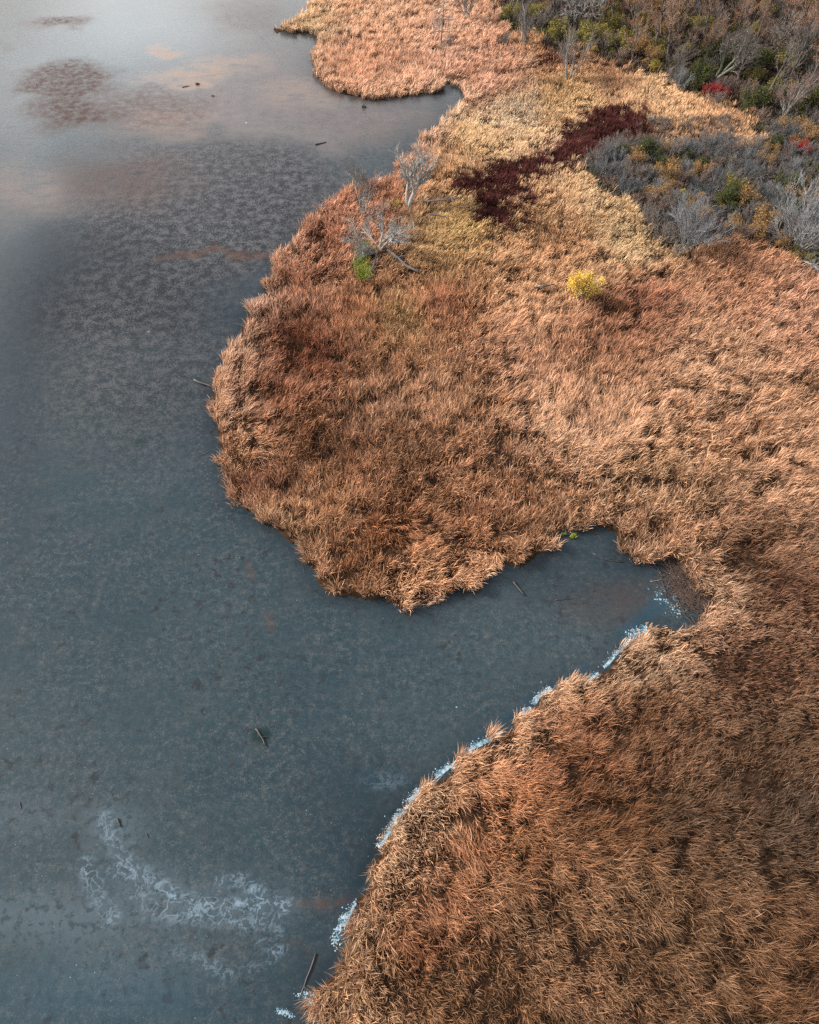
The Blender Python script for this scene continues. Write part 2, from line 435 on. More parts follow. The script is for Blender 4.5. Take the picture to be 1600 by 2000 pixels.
link('mud_flat', mud_me, kind='structure', label='wet blue grey mud flat of the drained pond with shallow water')

# ------------------------------------------------------------------ marsh soil under the reeds
from mathutils.geometry import tessellate_polygon
m_soil, nt, N, L, out = base_mat('marsh_soil')
b = N.new('ShaderNodeBsdfPrincipled'); b.inputs['Specular IOR Level'].default_value = .05; b.inputs['Roughness'].default_value = .95
tc = N.new('ShaderNodeTexCoord'); nz = N.new('ShaderNodeTexNoise'); nz.inputs['Scale'].default_value = 1.5; nz.inputs['Detail'].default_value = 8
nz.inputs['Roughness'].default_value = .7
cr = N.new('ShaderNodeValToRGB')
cr.color_ramp.elements[0].position = .35; cr.color_ramp.elements[0].color = (.014, .008, .005, 1)
cr.color_ramp.elements[1].position = .7; cr.color_ramp.elements[1].color = (.055, .030, .018, 1)
L.new(tc.outputs['Object'], nz.inputs['Vector']); L.new(nz.outputs['Fac'], cr.inputs['Fac']); L.new(cr.outputs['Color'], b.inputs['Base Color'])
L.new(b.outputs[0], out.inputs['Surface'])
pl = []
LIN = LAND.copy()
for i in range(1, len(SHORE) - 1):
    t_ = SHORE[i + 1] - SHORE[i - 1]; t_ /= np.linalg.norm(t_)
    LIN[i] = SHORE[i] + np.array([t_[1], -t_[0]]) * .55
for i in range(len(LAND)):                       # ragged, finely divided bank
    a = LIN[i]; c = LIN[(i + 1) % len(LIN)]
    n = 1 if i >= len(SHORE) - 1 else max(1, int(np.linalg.norm(c - a) / .35))
    for k in range(n):
        q = a + (c - a) * k / n
        j = 0.0 if n == 1 else .28
        pl.append(Vector((q[0] + random.uniform(-j, j), q[1] + random.uniform(-j, j), 0.06)))
tris = tessellate_polygon([pl])
nv = len(pl)
sv = [tuple(p) for p in pl]
me = bpy.data.meshes.new('marsh_ground')
skirt = [(p[0], p[1], -0.1) for p in sv]
fs = [t for t in tris] + [(i, (i + 1) % nv, nv + (i + 1) % nv, nv + i) for i in range(nv)]
me.from_pydata(sv + skirt, [], fs); me.materials.append(m_soil)
link('marsh_ground', me, kind='structure', label='dark brown peaty ground under the reeds')

# ------------------------------------------------------------------ regions
MAROON = [(1080,285),(1112,240),(1175,210),(1245,216),(1285,240),(1262,282),(1200,310),(1135,324),(1060,338),(1020,368),(1002,395),(1005,430),
          (985,450),(935,442),(920,412),(930,390),(880,366),(900,345),(980,322),(1050,300)]
THICK = [(1110,320),(1200,285),(1290,300),(1380,280),(1470,300),(1500,262),(1470,245),(1430,205),(1345,178),(1290,148),(1180,132),(1150,104),(1060,108),(1045,70),
         (960,50),(975,10),(1010,-5),(1000,-120),(2200,-120),(2200,700),(1650,545),(1540,512),(1480,492),(1400,470),(1380,470),(1345,512),(1290,490),(1260,450),(1240,412),(1200,388),(1160,350)]
MEADOW = [(1035,60),(1100,105),(1180,135),(1290,148),(1350,180),(1430,212),(1475,245),(1500,262),(1470,300),(1380,280),(1290,300),(1200,285),(1110,320),(1160,350),(1200,385),(1260,450),(1290,490),(1345,512),
          (1250,520),(1180,490),(1050,500),(900,500),(830,570),(760,570),(800,470),(850,400),(845,340),(860,290),(880,240),(930,195),(1000,175),(1045,120),(1015,90)]
BAY = [(1345,1222),(1376,1200)]
COLS = np.array([
 (700,30,222,165,125),(600,50,225,185,135),(730,120,200,136,96),(660,120,208,145,108),(950,60,225,165,130),(880,120,222,165,135),(980,130,215,150,115),(800,185,218,158,120),(900,150,190,120,85),
 (850,260,215,168,150),(790,300,205,160,150),(940,165,210,150,125),
 (1000,220,228,197,160),(1100,180,205,168,115),(1300,190,208,165,122),(1400,220,212,162,118),(930,290,222,182,138),(900,260,205,168,105),(1060,80,205,150,95),(1080,115,135,90,75),(1180,140,150,105,75),
 (860,330,205,155,105),(1080,400,195,150,108),(1180,400,200,165,125),(1230,460,195,165,125),(900,450,185,150,88),(1000,520,200,150,110),(1100,480,185,135,95),(860,490,190,150,100),
 (650,400,198,135,110),(560,480,205,155,135),(620,470,158,98,70),(580,560,165,110,82),(740,360,172,112,84),(500,600,200,155,135),(700,440,190,140,115),
 (560,660,115,62,38),(600,700,115,62,42),(540,780,145,90,62),(450,680,195,150,125),(440,800,190,145,118),(460,900,180,130,95),(700,620,168,110,75),(780,620,178,140,92),(850,600,165,105,75),
 (600,850,138,92,63),(750,800,168,122,92),(800,900,150,105,75),(900,780,172,125,92),(1000,700,180,130,100),(1200,650,152,102,74),(1250,600,145,92,70),(1450,560,170,118,88),(1550,600,190,140,115),(1400,700,190,145,115),
 (1500,800,175,130,100),(1100,850,195,150,120),(1300,950,192,148,113),(1500,950,180,135,105),(1000,1000,165,115,82),
 (650,1000,168,118,82),(560,1020,188,138,100),(760,1050,145,88,52),(800,1120,178,128,92),(900,1080,178,122,86),(620,1130,182,132,95),(500,940,145,92,68),(700,1100,165,112,75),(1000,1090,185,132,95),
 (1450,1090,95,62,45),(1500,1150,115,76,57),(1390,1150,200,155,125),(1300,1060,192,142,108),(1500,1030,150,108,82),
 (1250,1290,195,155,125),(1290,1215,200,155,120),(1100,1340,200,152,118),(1000,1430,195,145,110),(1120,1420,155,100,66),(1100,1500,150,92,58),(980,1560,165,105,65),(900,1640,140,86,54),(850,1750,146,92,60),(760,1700,195,150,115),
 (700,1850,195,150,112),(640,1960,190,145,108),(800,1850,135,82,48),(1250,1400,132,88,60),(1450,1300,120,80,62),(1350,1240,165,120,95),(1500,1450,128,94,72),(1350,1600,125,92,70),(1550,1600,105,82,68),(1050,1800,128,92,66),
 (1250,1750,150,110,80),(1400,1850,145,105,76),(1550,1900,128,88,60),(900,1950,112,78,52),(1000,1650,150,100,65),(860,1600,185,140,105),(1200,1600,135,90,58),(800,1620,195,150,115)], float)

def region_color(px, py):
    w = 1.0 / ((px[:, None] - COLS[None, :, 0]) ** 2 + ((py[:, None] - COLS[None, :, 1]) * 1.3) ** 2 + 42 ** 2) ** 1.7
    w /= w.sum(1, keepdims=True)
    return w @ s2l(COLS[:, 2:5])

# ------------------------------------------------------------------ reeds: every blade is a curved ribbon
ALB = 1.13
def blades(name, mat, bx, by, L_, az, th0, th1, wid, col, bz=0.05, K=5, label=None):
    n = len(bx)
    t = np.linspace(0, 1, K)
    th = th0[:, None] + (th1 - th0)[:, None] * t[None, :] ** 1.9
    ds = L_[:, None] / (K - 1)
    thm = (th[:, 1:] + th[:, :-1]) / 2
    r = np.concatenate([np.zeros((n, 1)), np.cumsum(np.sin(thm) * ds, 1)], 1)
    z = np.concatenate([np.zeros((n, 1)), np.cumsum(np.cos(thm) * ds, 1)], 1)
    z = np.maximum(z, 0.02)
    azk = az[:, None] + (RNG.normal(0, .22, n))[:, None] * t[None, :] * 1.5
    cx = bx[:, None] + r * np.cos(azk); cy = by[:, None] + r * np.sin(azk); cz = bz + z
    tw = az + math.pi / 2 + RNG.normal(0, .5, n)
    wt = wid[:, None] * np.array([.5, .8, 1.0, .8, .12] if K == 5 else [.6, 1, .8, .12])[None, :]
    tilt = RNG.normal(0, .5, n)[:, None]
    ox = np.cos(tw)[:, None] * wt / 2; oy = np.sin(tw)[:, None] * wt / 2; oz = tilt * wt / 2
    V = np.empty((n, K, 2, 3), np.float32)
    V[:, :, 0, 0] = cx - ox; V[:, :, 0, 1] = cy - oy; V[:, :, 0, 2] = cz - oz
    V[:, :, 1, 0] = cx + ox; V[:, :, 1, 1] = cy + oy; V[:, :, 1, 2] = cz + oz
    base = (np.arange(n) * K * 2)[:, None]
    k = np.arange(K - 1)[None, :] * 2
    F = np.stack([base + k, base + k + 1, base + k + 3, base + k + 2], 2).reshape(-1, 4)
    colv = np.repeat(col, K * 2, 0)
    me = np_mesh(name, V.reshape(-1, 3), F, mat, colv)
    return link(name, me, kind='stuff', label=label)

sp = 0.52
X, Y = np.meshgrid(np.arange(-45, 150, sp), np.arange(-6, 196, sp))
X = X.ravel() + RNG.uniform(-.45, .45, X.size) * sp; Y = Y.ravel() + RNG.uniform(-.45, .45, Y.size) * sp
px, py, dep = PX(X, Y)
ok = (px > -100) & (px < 2180) & (py > -110) & (py < 2260) & inside(LAND, X, Y)
_d0, _, _ = seg_dist(SHORE, X, Y, closed=False)
ok &= _d0 > .02 + .85 * sstep(.35, .7, fbm(X * .55, Y * .55, 15, 2)) * sstep(0, 1, _d0 + .5)
X, Y, px, py, dep = X[ok], Y[ok], px[ok], py[ok], dep[ok]
dist, ex, ey = seg_dist(SHORE, X, Y, closed=False)
jx = px + 26 * (fbm(X * .35, Y * .35, 21) - .5); jy = py + 20 * (fbm(X * .35, Y * .35, 31) - .5)
thick = inside(THICK, jx + 50 * (fbm(X * .3, Y * .3, 24, 3) - .5) + RNG.normal(0, 5, len(X)), jy + 40 * (fbm(X * .3, Y * .3, 26, 3) - .5) + RNG.normal(0, 4, len(X)))
qx_ = jx + 44 * (fbm(X * .5, Y * .5, 23, 3) - .5); qy_ = jy + 34 * (fbm(X * .5, Y * .5, 27, 3) - .5)
maroon = inside(MAROON, qx_ + RNG.normal(0, 12, len(X)), qy_ + RNG.normal(0, 8, len(X))) & ~thick & (RNG.random(len(X)) < (.18 + .25 * (px > 1090)) + 1.5 * fbm(X * .55, Y * .55, 29, 3))
maroon |= (band(qx_, qy_, [(890, 362), (980, 345), (1060, 318), (1120, 290), (1180, 262)], 24) > RNG.random(len(X)) * 1.3) & ~thick
maroon |= (ell(jx, jy, 1010, 410, 60, 50, .5) > RNG.random(len(X)) * 2.6) & ~thick
edge_m = ((ell(jx, jy, 1330, 262, 120, 30, .3) > RNG.random(len(X)) * 1.6) | (ell(jx, jy, 1085, 118, 36, 8, .4) > RNG.random(len(X)) * 1.3))
maroon |= edge_m & ~thick
meadow = inside(MEADOW, jx, jy) & ~thick & ~maroon
DEBRIS = [(1296,1094),(1322,1098),(1345,1126),(1366,1160),(1380,1186),(1368,1200),(1344,1190),(1318,1140)]
# hollows and paths through the stand
hol = np.zeros(len(X))
for (hx, hy, rx, ry) in [(1242,1318,24,12),(1460,1075,42,22),(1440,1110,50,18),(1505,1232,52,5),(1400,1440,10,8),(1425,1462,22,6),(1450,1475,22,7),(1510,1495,25,6),(1370,1430,8,12),
                         (948,1500,10,9),(785,1698,9,8),(775,1912,10,9),(1280,1030,28,14),(1020,1000,18,10),(495,770,10,14),(490,870,8,22),(575,690,18,12),(560,1000,12,9),(480,610,8,8),(1225,905,14,9),
                         (760,1125,60,6),(900,1110,20,8),(850,775,9,6),(770,780,9,7),(1395,1310,16,8),(1185,1718,22,8),(1220,1850,20,10),(1330,1560,10,5),(1255,1340,12,6),(740,1085,30,6),(840,1140,40,5),(700,1125,28,5),(1150,1040,40,5),
                         (1240,1215,12,10),(1275,1250,10,8),(1060,580,22,7),(625,470,16,8),(575,500,14,8),(960,470,20,10),(885,160,18,6)]:
    hol = np.maximum(hol, ell(px, py, hx, hy, rx, ry, .35))
hn = fbm(X * .45, Y * .45, 41, 3)
hol = np.maximum(hol, sstep(.655, .72, hn) * .9)
hol = np.maximum(hol, sstep(.64, .72, vnoise(X * .85, Y * .85, 43) * .6 + .4 * vnoise(X * 1.9, Y * 1.9, 44)) * .85)
RUSTY = [(560,660,70,90),(900,1640,60,110),(1110,1480,90,90),(840,1760,80,90),(760,1050,60,30),(620,480,40,60),(800,1850,90,60),(1450,1100,60,40)]
_rn = fbm(X * .7, Y * .7, 47, 3)
for (hx, hy, rx, ry) in RUSTY + [(520, 740, 40, 160), (470, 850, 22, 120), (590, 940, 60, 60), (820, 1080, 130, 36), (1150, 1560, 80, 60), (860, 1880, 90, 90)]:
    hol = np.maximum(hol, ell(px, py, hx, hy, rx, ry, .5) * sstep(.48, .62, _rn) * .8)
lodge = np.zeros(len(X))
for (hx, hy, rx, ry) in [(905,1640,32,62),(850,1775,34,34),(790,1050,44,26),(700,1030,22,34),(1000,1050,40,16),(500,830,14,60),(520,900,18,40),(600,1020,40,14),(960,1090,40,14),(640,560,30,16)]:
    lodge = np.maximum(lodge, ell(px, py, hx, hy, rx, ry, .4))

def make_stand(name, label, sel, nb, Lm, width, spread, leanamt, colfn, th_hi=1.35, K=5, fanf=1.0):
    x, y, d, jd = X[sel], Y[sel], dep[sel], dist[sel]
    if len(x) == 0: return
    pxx, pyy = px[sel], py[sel]
    off = ((pxx < -20) | (pxx > 1625) | (pyy < -20) | (pyy > 2030))
    nbl = nb * (62.0 / d) ** .85 * (1 - .75 * hol[sel]) * (.35 + 1.1 * sstep(.3, .6, fbm(x * .9, y * .9, 151, 2))) * np.where((pxx > 1800) | (pyy > 2100), .3, np.where(off, .5, 1.0))
    edge_f = np.exp(-jd / 1.6)
    nbl *= 1 + .6 * edge_f
    nbl = np.maximum(1, (nbl * RNG.uniform(.55, 1.35, len(x)))).astype(int)
    # lean field
    a = fbm(x * .06, y * .06, 51, 3) * 2 * math.pi * 1.8 + .3 * RNG.normal(0, 1, len(x))
    lx, ly = np.cos(a) * .9, np.sin(a) * .9
    up = sstep(60, 20, y)
    lx += .75; ly += .35 * (1 - up) - .35 * up
    w_e = np.exp(-jd / 1.2) * .8
    lx += ex[sel] * w_e; ly += ey[sel] * w_e
    ch = RNG.uniform(.66, 1.22, len(x)) * (1 + .30 * (fbm(x * .22, y * .22, 61, 3) - .5) * 2) * (1 - .55 * hol[sel]) 
    lodg = lodge[sel]
    if not K == 4: ch = ch * (1 - .38 * ell(pxx, pyy, 1450, 1450, 230, 290, .35)) * (1 - .25 * ell(pxx, pyy, 1050, 1950, 260, 140, .5))
    cval = 1 + .7 * (fbm(x * .30, y * .30, 71, 3) - .5) + RNG.normal(0, .13, len(x))
    cval *= 1 - .36 * sstep(900, 1500, pyy) * sstep(1000, 1300, pxx)
    chue = RNG.normal(0, 1, len(x)) * .45 + .5 * (fbm(x * .16, y * .16, 81, 3) - .5)
    base = colfn(pxx, pyy)
    if K == 5:                                       # stalk colour blended paler towards the open edge
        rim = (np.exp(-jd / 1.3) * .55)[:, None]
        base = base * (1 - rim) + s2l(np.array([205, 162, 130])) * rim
    ch_ = np.where((pyy < 250) & (pxx < 1050), .66, .78)
    I = np.repeat(np.arange(len(x)), nbl)
    n = len(I)
    rr = np.sqrt(RNG.random(n)) * spread; ra = RNG.random(n) * 2 * math.pi
    bx = x[I] + rr * np.cos(ra); by = y[I] + rr * np.sin(ra)
    fan = RNG.uniform(.1, .95, n) * fanf
    la = leanamt * (1 + 1.5 * lodg[I])
    vx = np.cos(ra) * fan * (1 - .6 * lodg[I]) + lx[I] * la + RNG.normal(0, .5, n); vy = np.sin(ra) * fan * (1 - .6 * lodg[I]) + ly[I] * la - 1.4 * lodg[I] + RNG.normal(0, .5, n)
    mag = np.hypot(vx, vy)
    az = np.arctan2(vy, vx)
    th0 = np.clip(.05 + .12 * mag + RNG.normal(0, .08, n) + .55 * lodg[I], 0, 1.2)
    th1 = np.clip(.45 + .62 * mag + RNG.normal(0, .25, n) + .3 * lodg[I], .3, th_hi + .35 * RNG.random(n))
    LL = Lm * ch[I] * RNG.uniform(.62, 1.12, n) 
    wid = width * (d[I] / 62.0) ** .85 * RNG.uniform(.55, 1.3, n)
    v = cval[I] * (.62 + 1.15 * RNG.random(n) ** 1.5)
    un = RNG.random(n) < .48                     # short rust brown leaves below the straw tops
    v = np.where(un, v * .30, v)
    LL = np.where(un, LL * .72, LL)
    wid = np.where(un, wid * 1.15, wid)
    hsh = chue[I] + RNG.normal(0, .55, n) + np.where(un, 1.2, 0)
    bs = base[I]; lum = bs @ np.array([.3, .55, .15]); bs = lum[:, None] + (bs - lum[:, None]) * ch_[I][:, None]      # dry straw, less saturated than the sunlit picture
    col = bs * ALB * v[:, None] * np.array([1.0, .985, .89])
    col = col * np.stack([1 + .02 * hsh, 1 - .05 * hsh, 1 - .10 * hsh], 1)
    g = RNG.random(n) < .05
    col[g] = col[g] * np.array([1.25, 1.3, 1.35])
    col = col * np.minimum(1, .74 / col.max(1))[:, None]
    col = np.clip(col, .006, .78)
    print(name, 'clumps', len(x), 'blades', n)
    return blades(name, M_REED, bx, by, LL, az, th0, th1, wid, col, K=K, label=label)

lower = (py > 1215) | ((py > 1085) & (px > 1300)) 
lower &= ~((px < 1262) & (py < 1240))
reed = ~thick & ~maroon & ~meadow & ~(inside(DEBRIS, px + 30 * (fbm(X * .8, Y * .8, 33, 2) - .5), py + 24 * (fbm(X * .8, Y * .8, 37, 2) - .5)) & (RNG.random(len(X)) < .82))
islet = reed & (py < 200) & (px < 1080)
penin = reed & ~lower & ~islet
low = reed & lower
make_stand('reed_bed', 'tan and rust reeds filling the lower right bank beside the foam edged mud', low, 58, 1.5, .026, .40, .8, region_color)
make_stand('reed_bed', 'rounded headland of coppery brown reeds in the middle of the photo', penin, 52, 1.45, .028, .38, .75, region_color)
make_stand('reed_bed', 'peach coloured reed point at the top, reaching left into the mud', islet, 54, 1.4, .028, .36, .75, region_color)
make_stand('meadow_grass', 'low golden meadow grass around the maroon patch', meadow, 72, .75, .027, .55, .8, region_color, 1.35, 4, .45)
def maroon_col(px, py):
    n = fbm(px * .06, py * .09, 91, 2)[:, None]
    c = s2l(np.array([58, 25, 33]))[None, :] * (1 - n) + s2l(np.array([98, 52, 48]))[None, :] * n * 1.0
    far = sstep(1250, 1300, px)[:, None]
    return (c * (1 - far) + s2l(np.array([130, 100, 82]))[None, :] * far) * .9
make_stand('sedge_patch', 'dark maroon sedge streak crossing the golden meadow', maroon, 48, .95, .032, .45, .5, maroon_col, 1.15, 4, .6)
def brush_col(px, py):
    n = fbm(px * .03, py * .05, 101, 3)[:, None]; m = fbm(px * .02, py * .03, 111, 2)[:, None]
    c = s2l(np.array([84, 82, 84])) * (1 - n) + s2l(np.array([118, 92, 74])) * n
    g = sstep(.55, .7, m)
    return (c * (1 - g) + s2l(np.array([95, 100, 55])) * g) * .75
make_stand('brush_undergrowth', 'grey brown undergrowth beneath the shrubs at upper right', thick, 21, .8, .04, .6, .3, brush_col, 1.2, 4, .6)

# ------------------------------------------------------------------ trees and shrubs
class TB:
    """collects tapered tubes into one mesh"""
    def __init__(s): s.v = []; s.f = []; s.n = 0
    def tube(s, pts, rad, sides=3):
        P = np.array(pts, float); R = np.array(rad, float)
        T = np.gradient(P, axis=0); T /= np.maximum(np.linalg.norm(T, axis=1, keepdims=True), 1e-9)
        ref = np.array([0.31, 0.17, 0.93]) if abs(T[0][2]) < .8 else np.array([1.0, 0.1, 0.05])
        A_ = np.cross(T, ref); A_ /= np.maximum(np.linalg.norm(A_, axis=1, keepdims=True), 1e-9)
        B_ = np.cross(T, A_)
        ang = np.arange(sides) * 2 * math.pi / sides
        ring = P[:, None, :] + R[:, None, None] * (np.cos(ang)[None, :, None] * A_[:, None, :] + np.sin(ang)[None, :, None] * B_[:, None, :])
        k = len(P)
        s.v.append(ring.reshape(-1, 3))
        i = np.arange(k - 1)[:, None] * sides + s.n; j = np.arange(sides)[None, :]; j2 = (j + 1) % sides
        s.f.append(np.stack([i + j, i + j2, i + j2 + sides, i + j + sides], 2).reshape(-1, 4))
        s.n += k * sides
    def mesh(s, name, mat):
        return np_mesh(name, np.vstack(s.v), np.vstack(s.f), mat, smooth=True)

def rdir(rng, d, ang):
    d = d / np.linalg.norm(d)
    r = rng.normal(0, 1, 3); r -= r @ d * d; r /= np.linalg.norm(r)
    return d * math.cos(ang) + r * math.sin(ang)

def wander(rng, p, d, L, seg, wob, droop=0.0):
    pts = [p]; q = p.copy(); e = d.copy()
    for i in range(seg):
        e = e + rng.normal(0, wob, 3) + np.array([0, 0, droop]); e /= np.linalg.norm(e)
        q = q + e * L / seg; pts.append(q)
    return np.array(pts), e

def grow(tb_hi, tb_lo, rng, p, d, L, r, depth, maxd, kids, ang, ratio, wob, up, tips, split=2):
    seg = 4 if depth < 2 else (3 if depth < maxd else 2)
    pts, e = wander(rng, p, d, L, seg, wob, up)
    rr = np.linspace(r, r * (.55 if depth < maxd else .25), len(pts))
    (tb_hi if depth < split else tb_lo).tube(pts, rr, 5 if depth == 0 else (4 if depth < 2 else 3))
    if depth >= maxd:
        tips.append((pts[-1], e)); return
    n = kids[min(depth, len(kids) - 1)]
    for i in range(n):
        t = .25 + .75 * (i + rng.random()) / n if depth else .30 + .7 * (i + rng.random()) / n
        t = min(t, 1.0); k = min(int(t * seg), seg - 1); f = t * seg - k
        q = pts[k] * (1 - f) + pts[k + 1] * f
        dd = rdir(rng, pts[k + 1] - pts[k], ang * rng.uniform(.55, 1.25))
        grow(tb_hi, tb_lo, rng, q, dd, L * ratio * rng.uniform(.65, 1.15) * (1.15 - .35 * t), max(rr[k] * .6, .011), depth + 1, maxd, kids, ang, ratio, wob, up, tips, split)

def leaves(tips, rng, cols, per, size, spread):
    P = np.array([t[0] for t in tips])
    n = len(P) * per
    I = np.repeat(np.arange(len(P)), per)
    c = P[I] + rng.normal(0, spread, (n, 3))
    u = rng.normal(0, 1, (n, 3)); u /= np.linalg.norm(u, axis=1, keepdims=True)
    w = rng.normal(0, 1, (n, 3)); w -= (w * u).sum(1, keepdims=True) * u; w /= np.linalg.norm(w, axis=1, keepdims=True)
    s = size * rng.uniform(.6, 1.4, (n, 1))
    V = np.stack([c - u * s, c + w * s * .6, c + u * s, c - w * s * .6], 1).reshape(-1, 3)
    F = np.arange(n * 4).reshape(-1, 4)
    cols = s2l(np.array(cols, float))
    k = rng.integers(0, len(cols), len(P))[I]
    col = cols[k] * rng.uniform(.6, 1.3, (n, 1)) * .78
    return V, F, np.repeat(np.clip(col, .005, .8), 4, 0)

def make_plant(name, seed, kind, mat_t, mat_b, leaf=None):
    """returns list of (part name, mesh)"""
    rng = np.random.default_rng(seed)
    hi, lo, tips = TB(), TB(), []
    Z = np.array([0, 0, 1.0])
    if kind == 'spreading':         # open old willow like crown from a short trunk
        for s in range(rng.integers(2, 4)):
            d = rdir(rng, Z, rng.uniform(.2, .55))
            grow(hi, lo, rng, np.array([rng.normal(0, .25), rng.normal(0, .25), -.1]), d, 4.6 * rng.uniform(.8, 1.2), .24, 0, 4, [6, 6, 5, 4], .75, .60, .13, .03, tips)
    elif kind == 'sprawl':          # low wide crown, limbs thrown out almost level
        for s in range(8):
            a = s * .785 + rng.normal(0, .25); el = rng.uniform(.35, 1.1)
            d = np.array([math.cos(a) * math.cos(el), math.sin(a) * math.cos(el), math.sin(el)])
            grow(hi, lo, rng, np.array([rng.normal(0, .2), rng.normal(0, .2), .3]), d, 3.4 * rng.uniform(.7, 1.2), .11, 0, 4, [6, 6, 4, 3], .65, .55, .13, .03, tips)
    elif kind == 'tall':
        grow(hi, lo, rng, np.array([0, 0, -.1]), rdir(rng, Z, .06), 7.5, .2, 0, 4, [9, 6, 5, 4], .62, .50, .09, .05, tips)
    elif kind == 'fork':            # two or three slim stems rising together
        for s in range(5):
            d = rdir(rng, Z, rng.uniform(.1, .5))
            grow(hi, lo, rng, np.array([rng.normal(0, .15), rng.normal(0, .15), -.1]), d, 5.8 * rng.uniform(.6, 1.1), .11, 0, 4, [7, 6, 4, 3], .52, .5, .09, .05, tips)
    elif kind == 'dome':            # multi stemmed rounded shrub
        for s in range(13):
            d = rdir(rng, Z, rng.uniform(.1, 1.05))
            grow(hi, lo, rng, np.array([rng.normal(0, .25), rng.normal(0, .25), -.05]), d, 2.0 * rng.uniform(.75, 1.15), .045, 0, 3, [6, 5, 3], .5, .55, .12, .04, tips, 1)
    elif kind == 'broad':           # large radiating dome, 9 m across
        for s in range(20):
            d = rdir(rng, Z, rng.uniform(.08, 1.15))
            grow(hi, lo, rng, np.array([rng.normal(0, .3), rng.normal(0, .3), -.05]), d, 3.9 * rng.uniform(.75, 1.15), .055, 0, 4, [7, 6, 4, 3], .42, .5, .08, .05, tips, 1)
    elif kind == 'conifer':         # bare larch like cone
        P, e = wander(rng, np.array([0, 0, -.1]), Z, 10.0, 10, .012)
        hi.tube(P, np.linspace(.17, .03, len(P)), 6)
        for i in range(70):
            t = rng.uniform(.08, .97); z = t * 10
            a = rng.uniform(0, 2 * math.pi); Lb = 3.3 * (1 - t) ** .8 * rng.uniform(.6, 1.1) + .3
            d = np.array([math.cos(a), math.sin(a), rng.uniform(-.15, .25)])
            k = min(int(t * 10), 9); q = P[k] + (P[k + 1] - P[k]) * (t * 10 - k)
            grow(hi, lo, rng, q, d, Lb, .035, 1, 3, [5, 6, 3], .8, .35, .06, .01, tips, 2)
    parts = [('trunk' if kind not in ('dome', 'broad') else 'stem_cluster', hi.mesh(name + '_trunk', mat_t)), ('branches', lo.mesh(name + '_branches', mat_b))]
    if leaf:
        V, F, col = leaves(tips, rng, *leaf)
        parts.append(('leaves', np_mesh(name + '_leaves', V, F, M_LEAF, col)))
    return parts

def place(name, parts, x, y, s, rz, label, cat, group=None, sz=None, tilt=(0, 0)):
    e = bpy.data.objects.new(name, None); C.objects.link(e)
    e.location = (x, y, 0.05); e.rotation_euler = (tilt[0], tilt[1], rz); e.scale = (s, s, s * (sz or 1))
    e.empty_display_size = .5
    e['label'] = label; e['category'] = cat
    if group: e['group'] = group
    for pn, me in parts:
        o = bpy.data.objects.new(pn, me); C.objects.link(o); o.parent = e
    return e

YEL = [(252, 212, 105), (245, 200, 90), (252, 225, 140), (220, 180, 80)]
YGR = [(128, 118, 72), (138, 130, 72), (155, 145, 78), (112, 110, 66), (168, 152, 82)]
YLG = [(200, 180, 85), (180, 165, 75), (215, 190, 95), (150, 140, 70)]
RED = [(165, 55, 60), (185, 80, 68), (130, 48, 54)]
GRN = [(80, 88, 55), (98, 100, 58), (70, 76, 50)]
RUS = [(165, 120, 90), (150, 105, 80), (185, 140, 95)]
GLD = [(165, 125, 80), (150, 118, 80), (175, 142, 90)]
print('prototypes')
P_SPREAD = [make_plant('spread', 100 + i, 'spreading', M_GREY, M_GREY) for i in range(3)]
P_SPRAWL = [make_plant('sprawl', 150, 'sprawl', M_GREY, M_GREY)]
P_TALLR = [make_plant('tall_russet', 200 + i, 'tall', M_DARK, M_RUSSET, (RUS, 1, .07, .15)) for i in range(3)]
P_TALLG = [make_plant('tall_grey', 210 + i, 'tall', M_DARK, M_MID) for i in range(2)]
P_TALLW = [make_plant('tall_pale', 220, 'spreading', M_DARK, M_GREY)]
P_MOSS = [make_plant('moss', 225, 'spreading', M_GREEN, M_MID)]
P_FORK = [make_plant('fork', 230 + i, 'fork', M_GREY, M_MID) for i in range(2)]
P_DOMEB = [make_plant('dome_blue', 300 + i, 'dome', M_BLUE, M_BLUE) for i in range(3)]
P_DOMEM = [make_plant('dome_brown', 310 + i, 'dome', M_MID, M_MID) for i in range(2)]
P_DOMER = [make_plant('dome_russet', 315 + i, 'dome', M_MID, M_RUSSET) for i in range(2)]
P_DOMEY = [make_plant('dome_yg', 320 + i, 'dome', M_MID, M_MID, (YGR, 3, .085, .13)) for i in range(2)]
P_YEL = [make_plant('dome_yellow', 330, 'dome', M_MID, M_MID, (YLG, 3, .075, .14)), make_plant('dome_gold_yellow', 331, 'dome', M_MID, M_MID, (YEL, 4, .075, .16))]
P_RED = [make_plant('dome_red', 340, 'dome', M_MID, M_MID, (RED, 3, .085, .14))]
P_GRN = [make_plant('dome_green', 350, 'dome', M_MID, M_MID, (GRN, 4, .09, .15))]
P_GLD = [make_plant('dome_gold', 355, 'dome', M_MID, M_MID, (GLD, 2, .08, .15))]
P_BROAD = [make_plant('broad', 360 + i, 'broad', M_GREY, M_SILVER) for i in range(2)]
P_CON = make_plant('conifer', 370, 'conifer', M_MID, M_GREY)
P_SPOT = make_plant('spot', 380, 'fork', M_GREY, M_MID, ([(180, 140, 128), (165, 115, 100)], 1, .045, .1))

def at(px, py): 
    w = W(px, py); return w.x, w.y

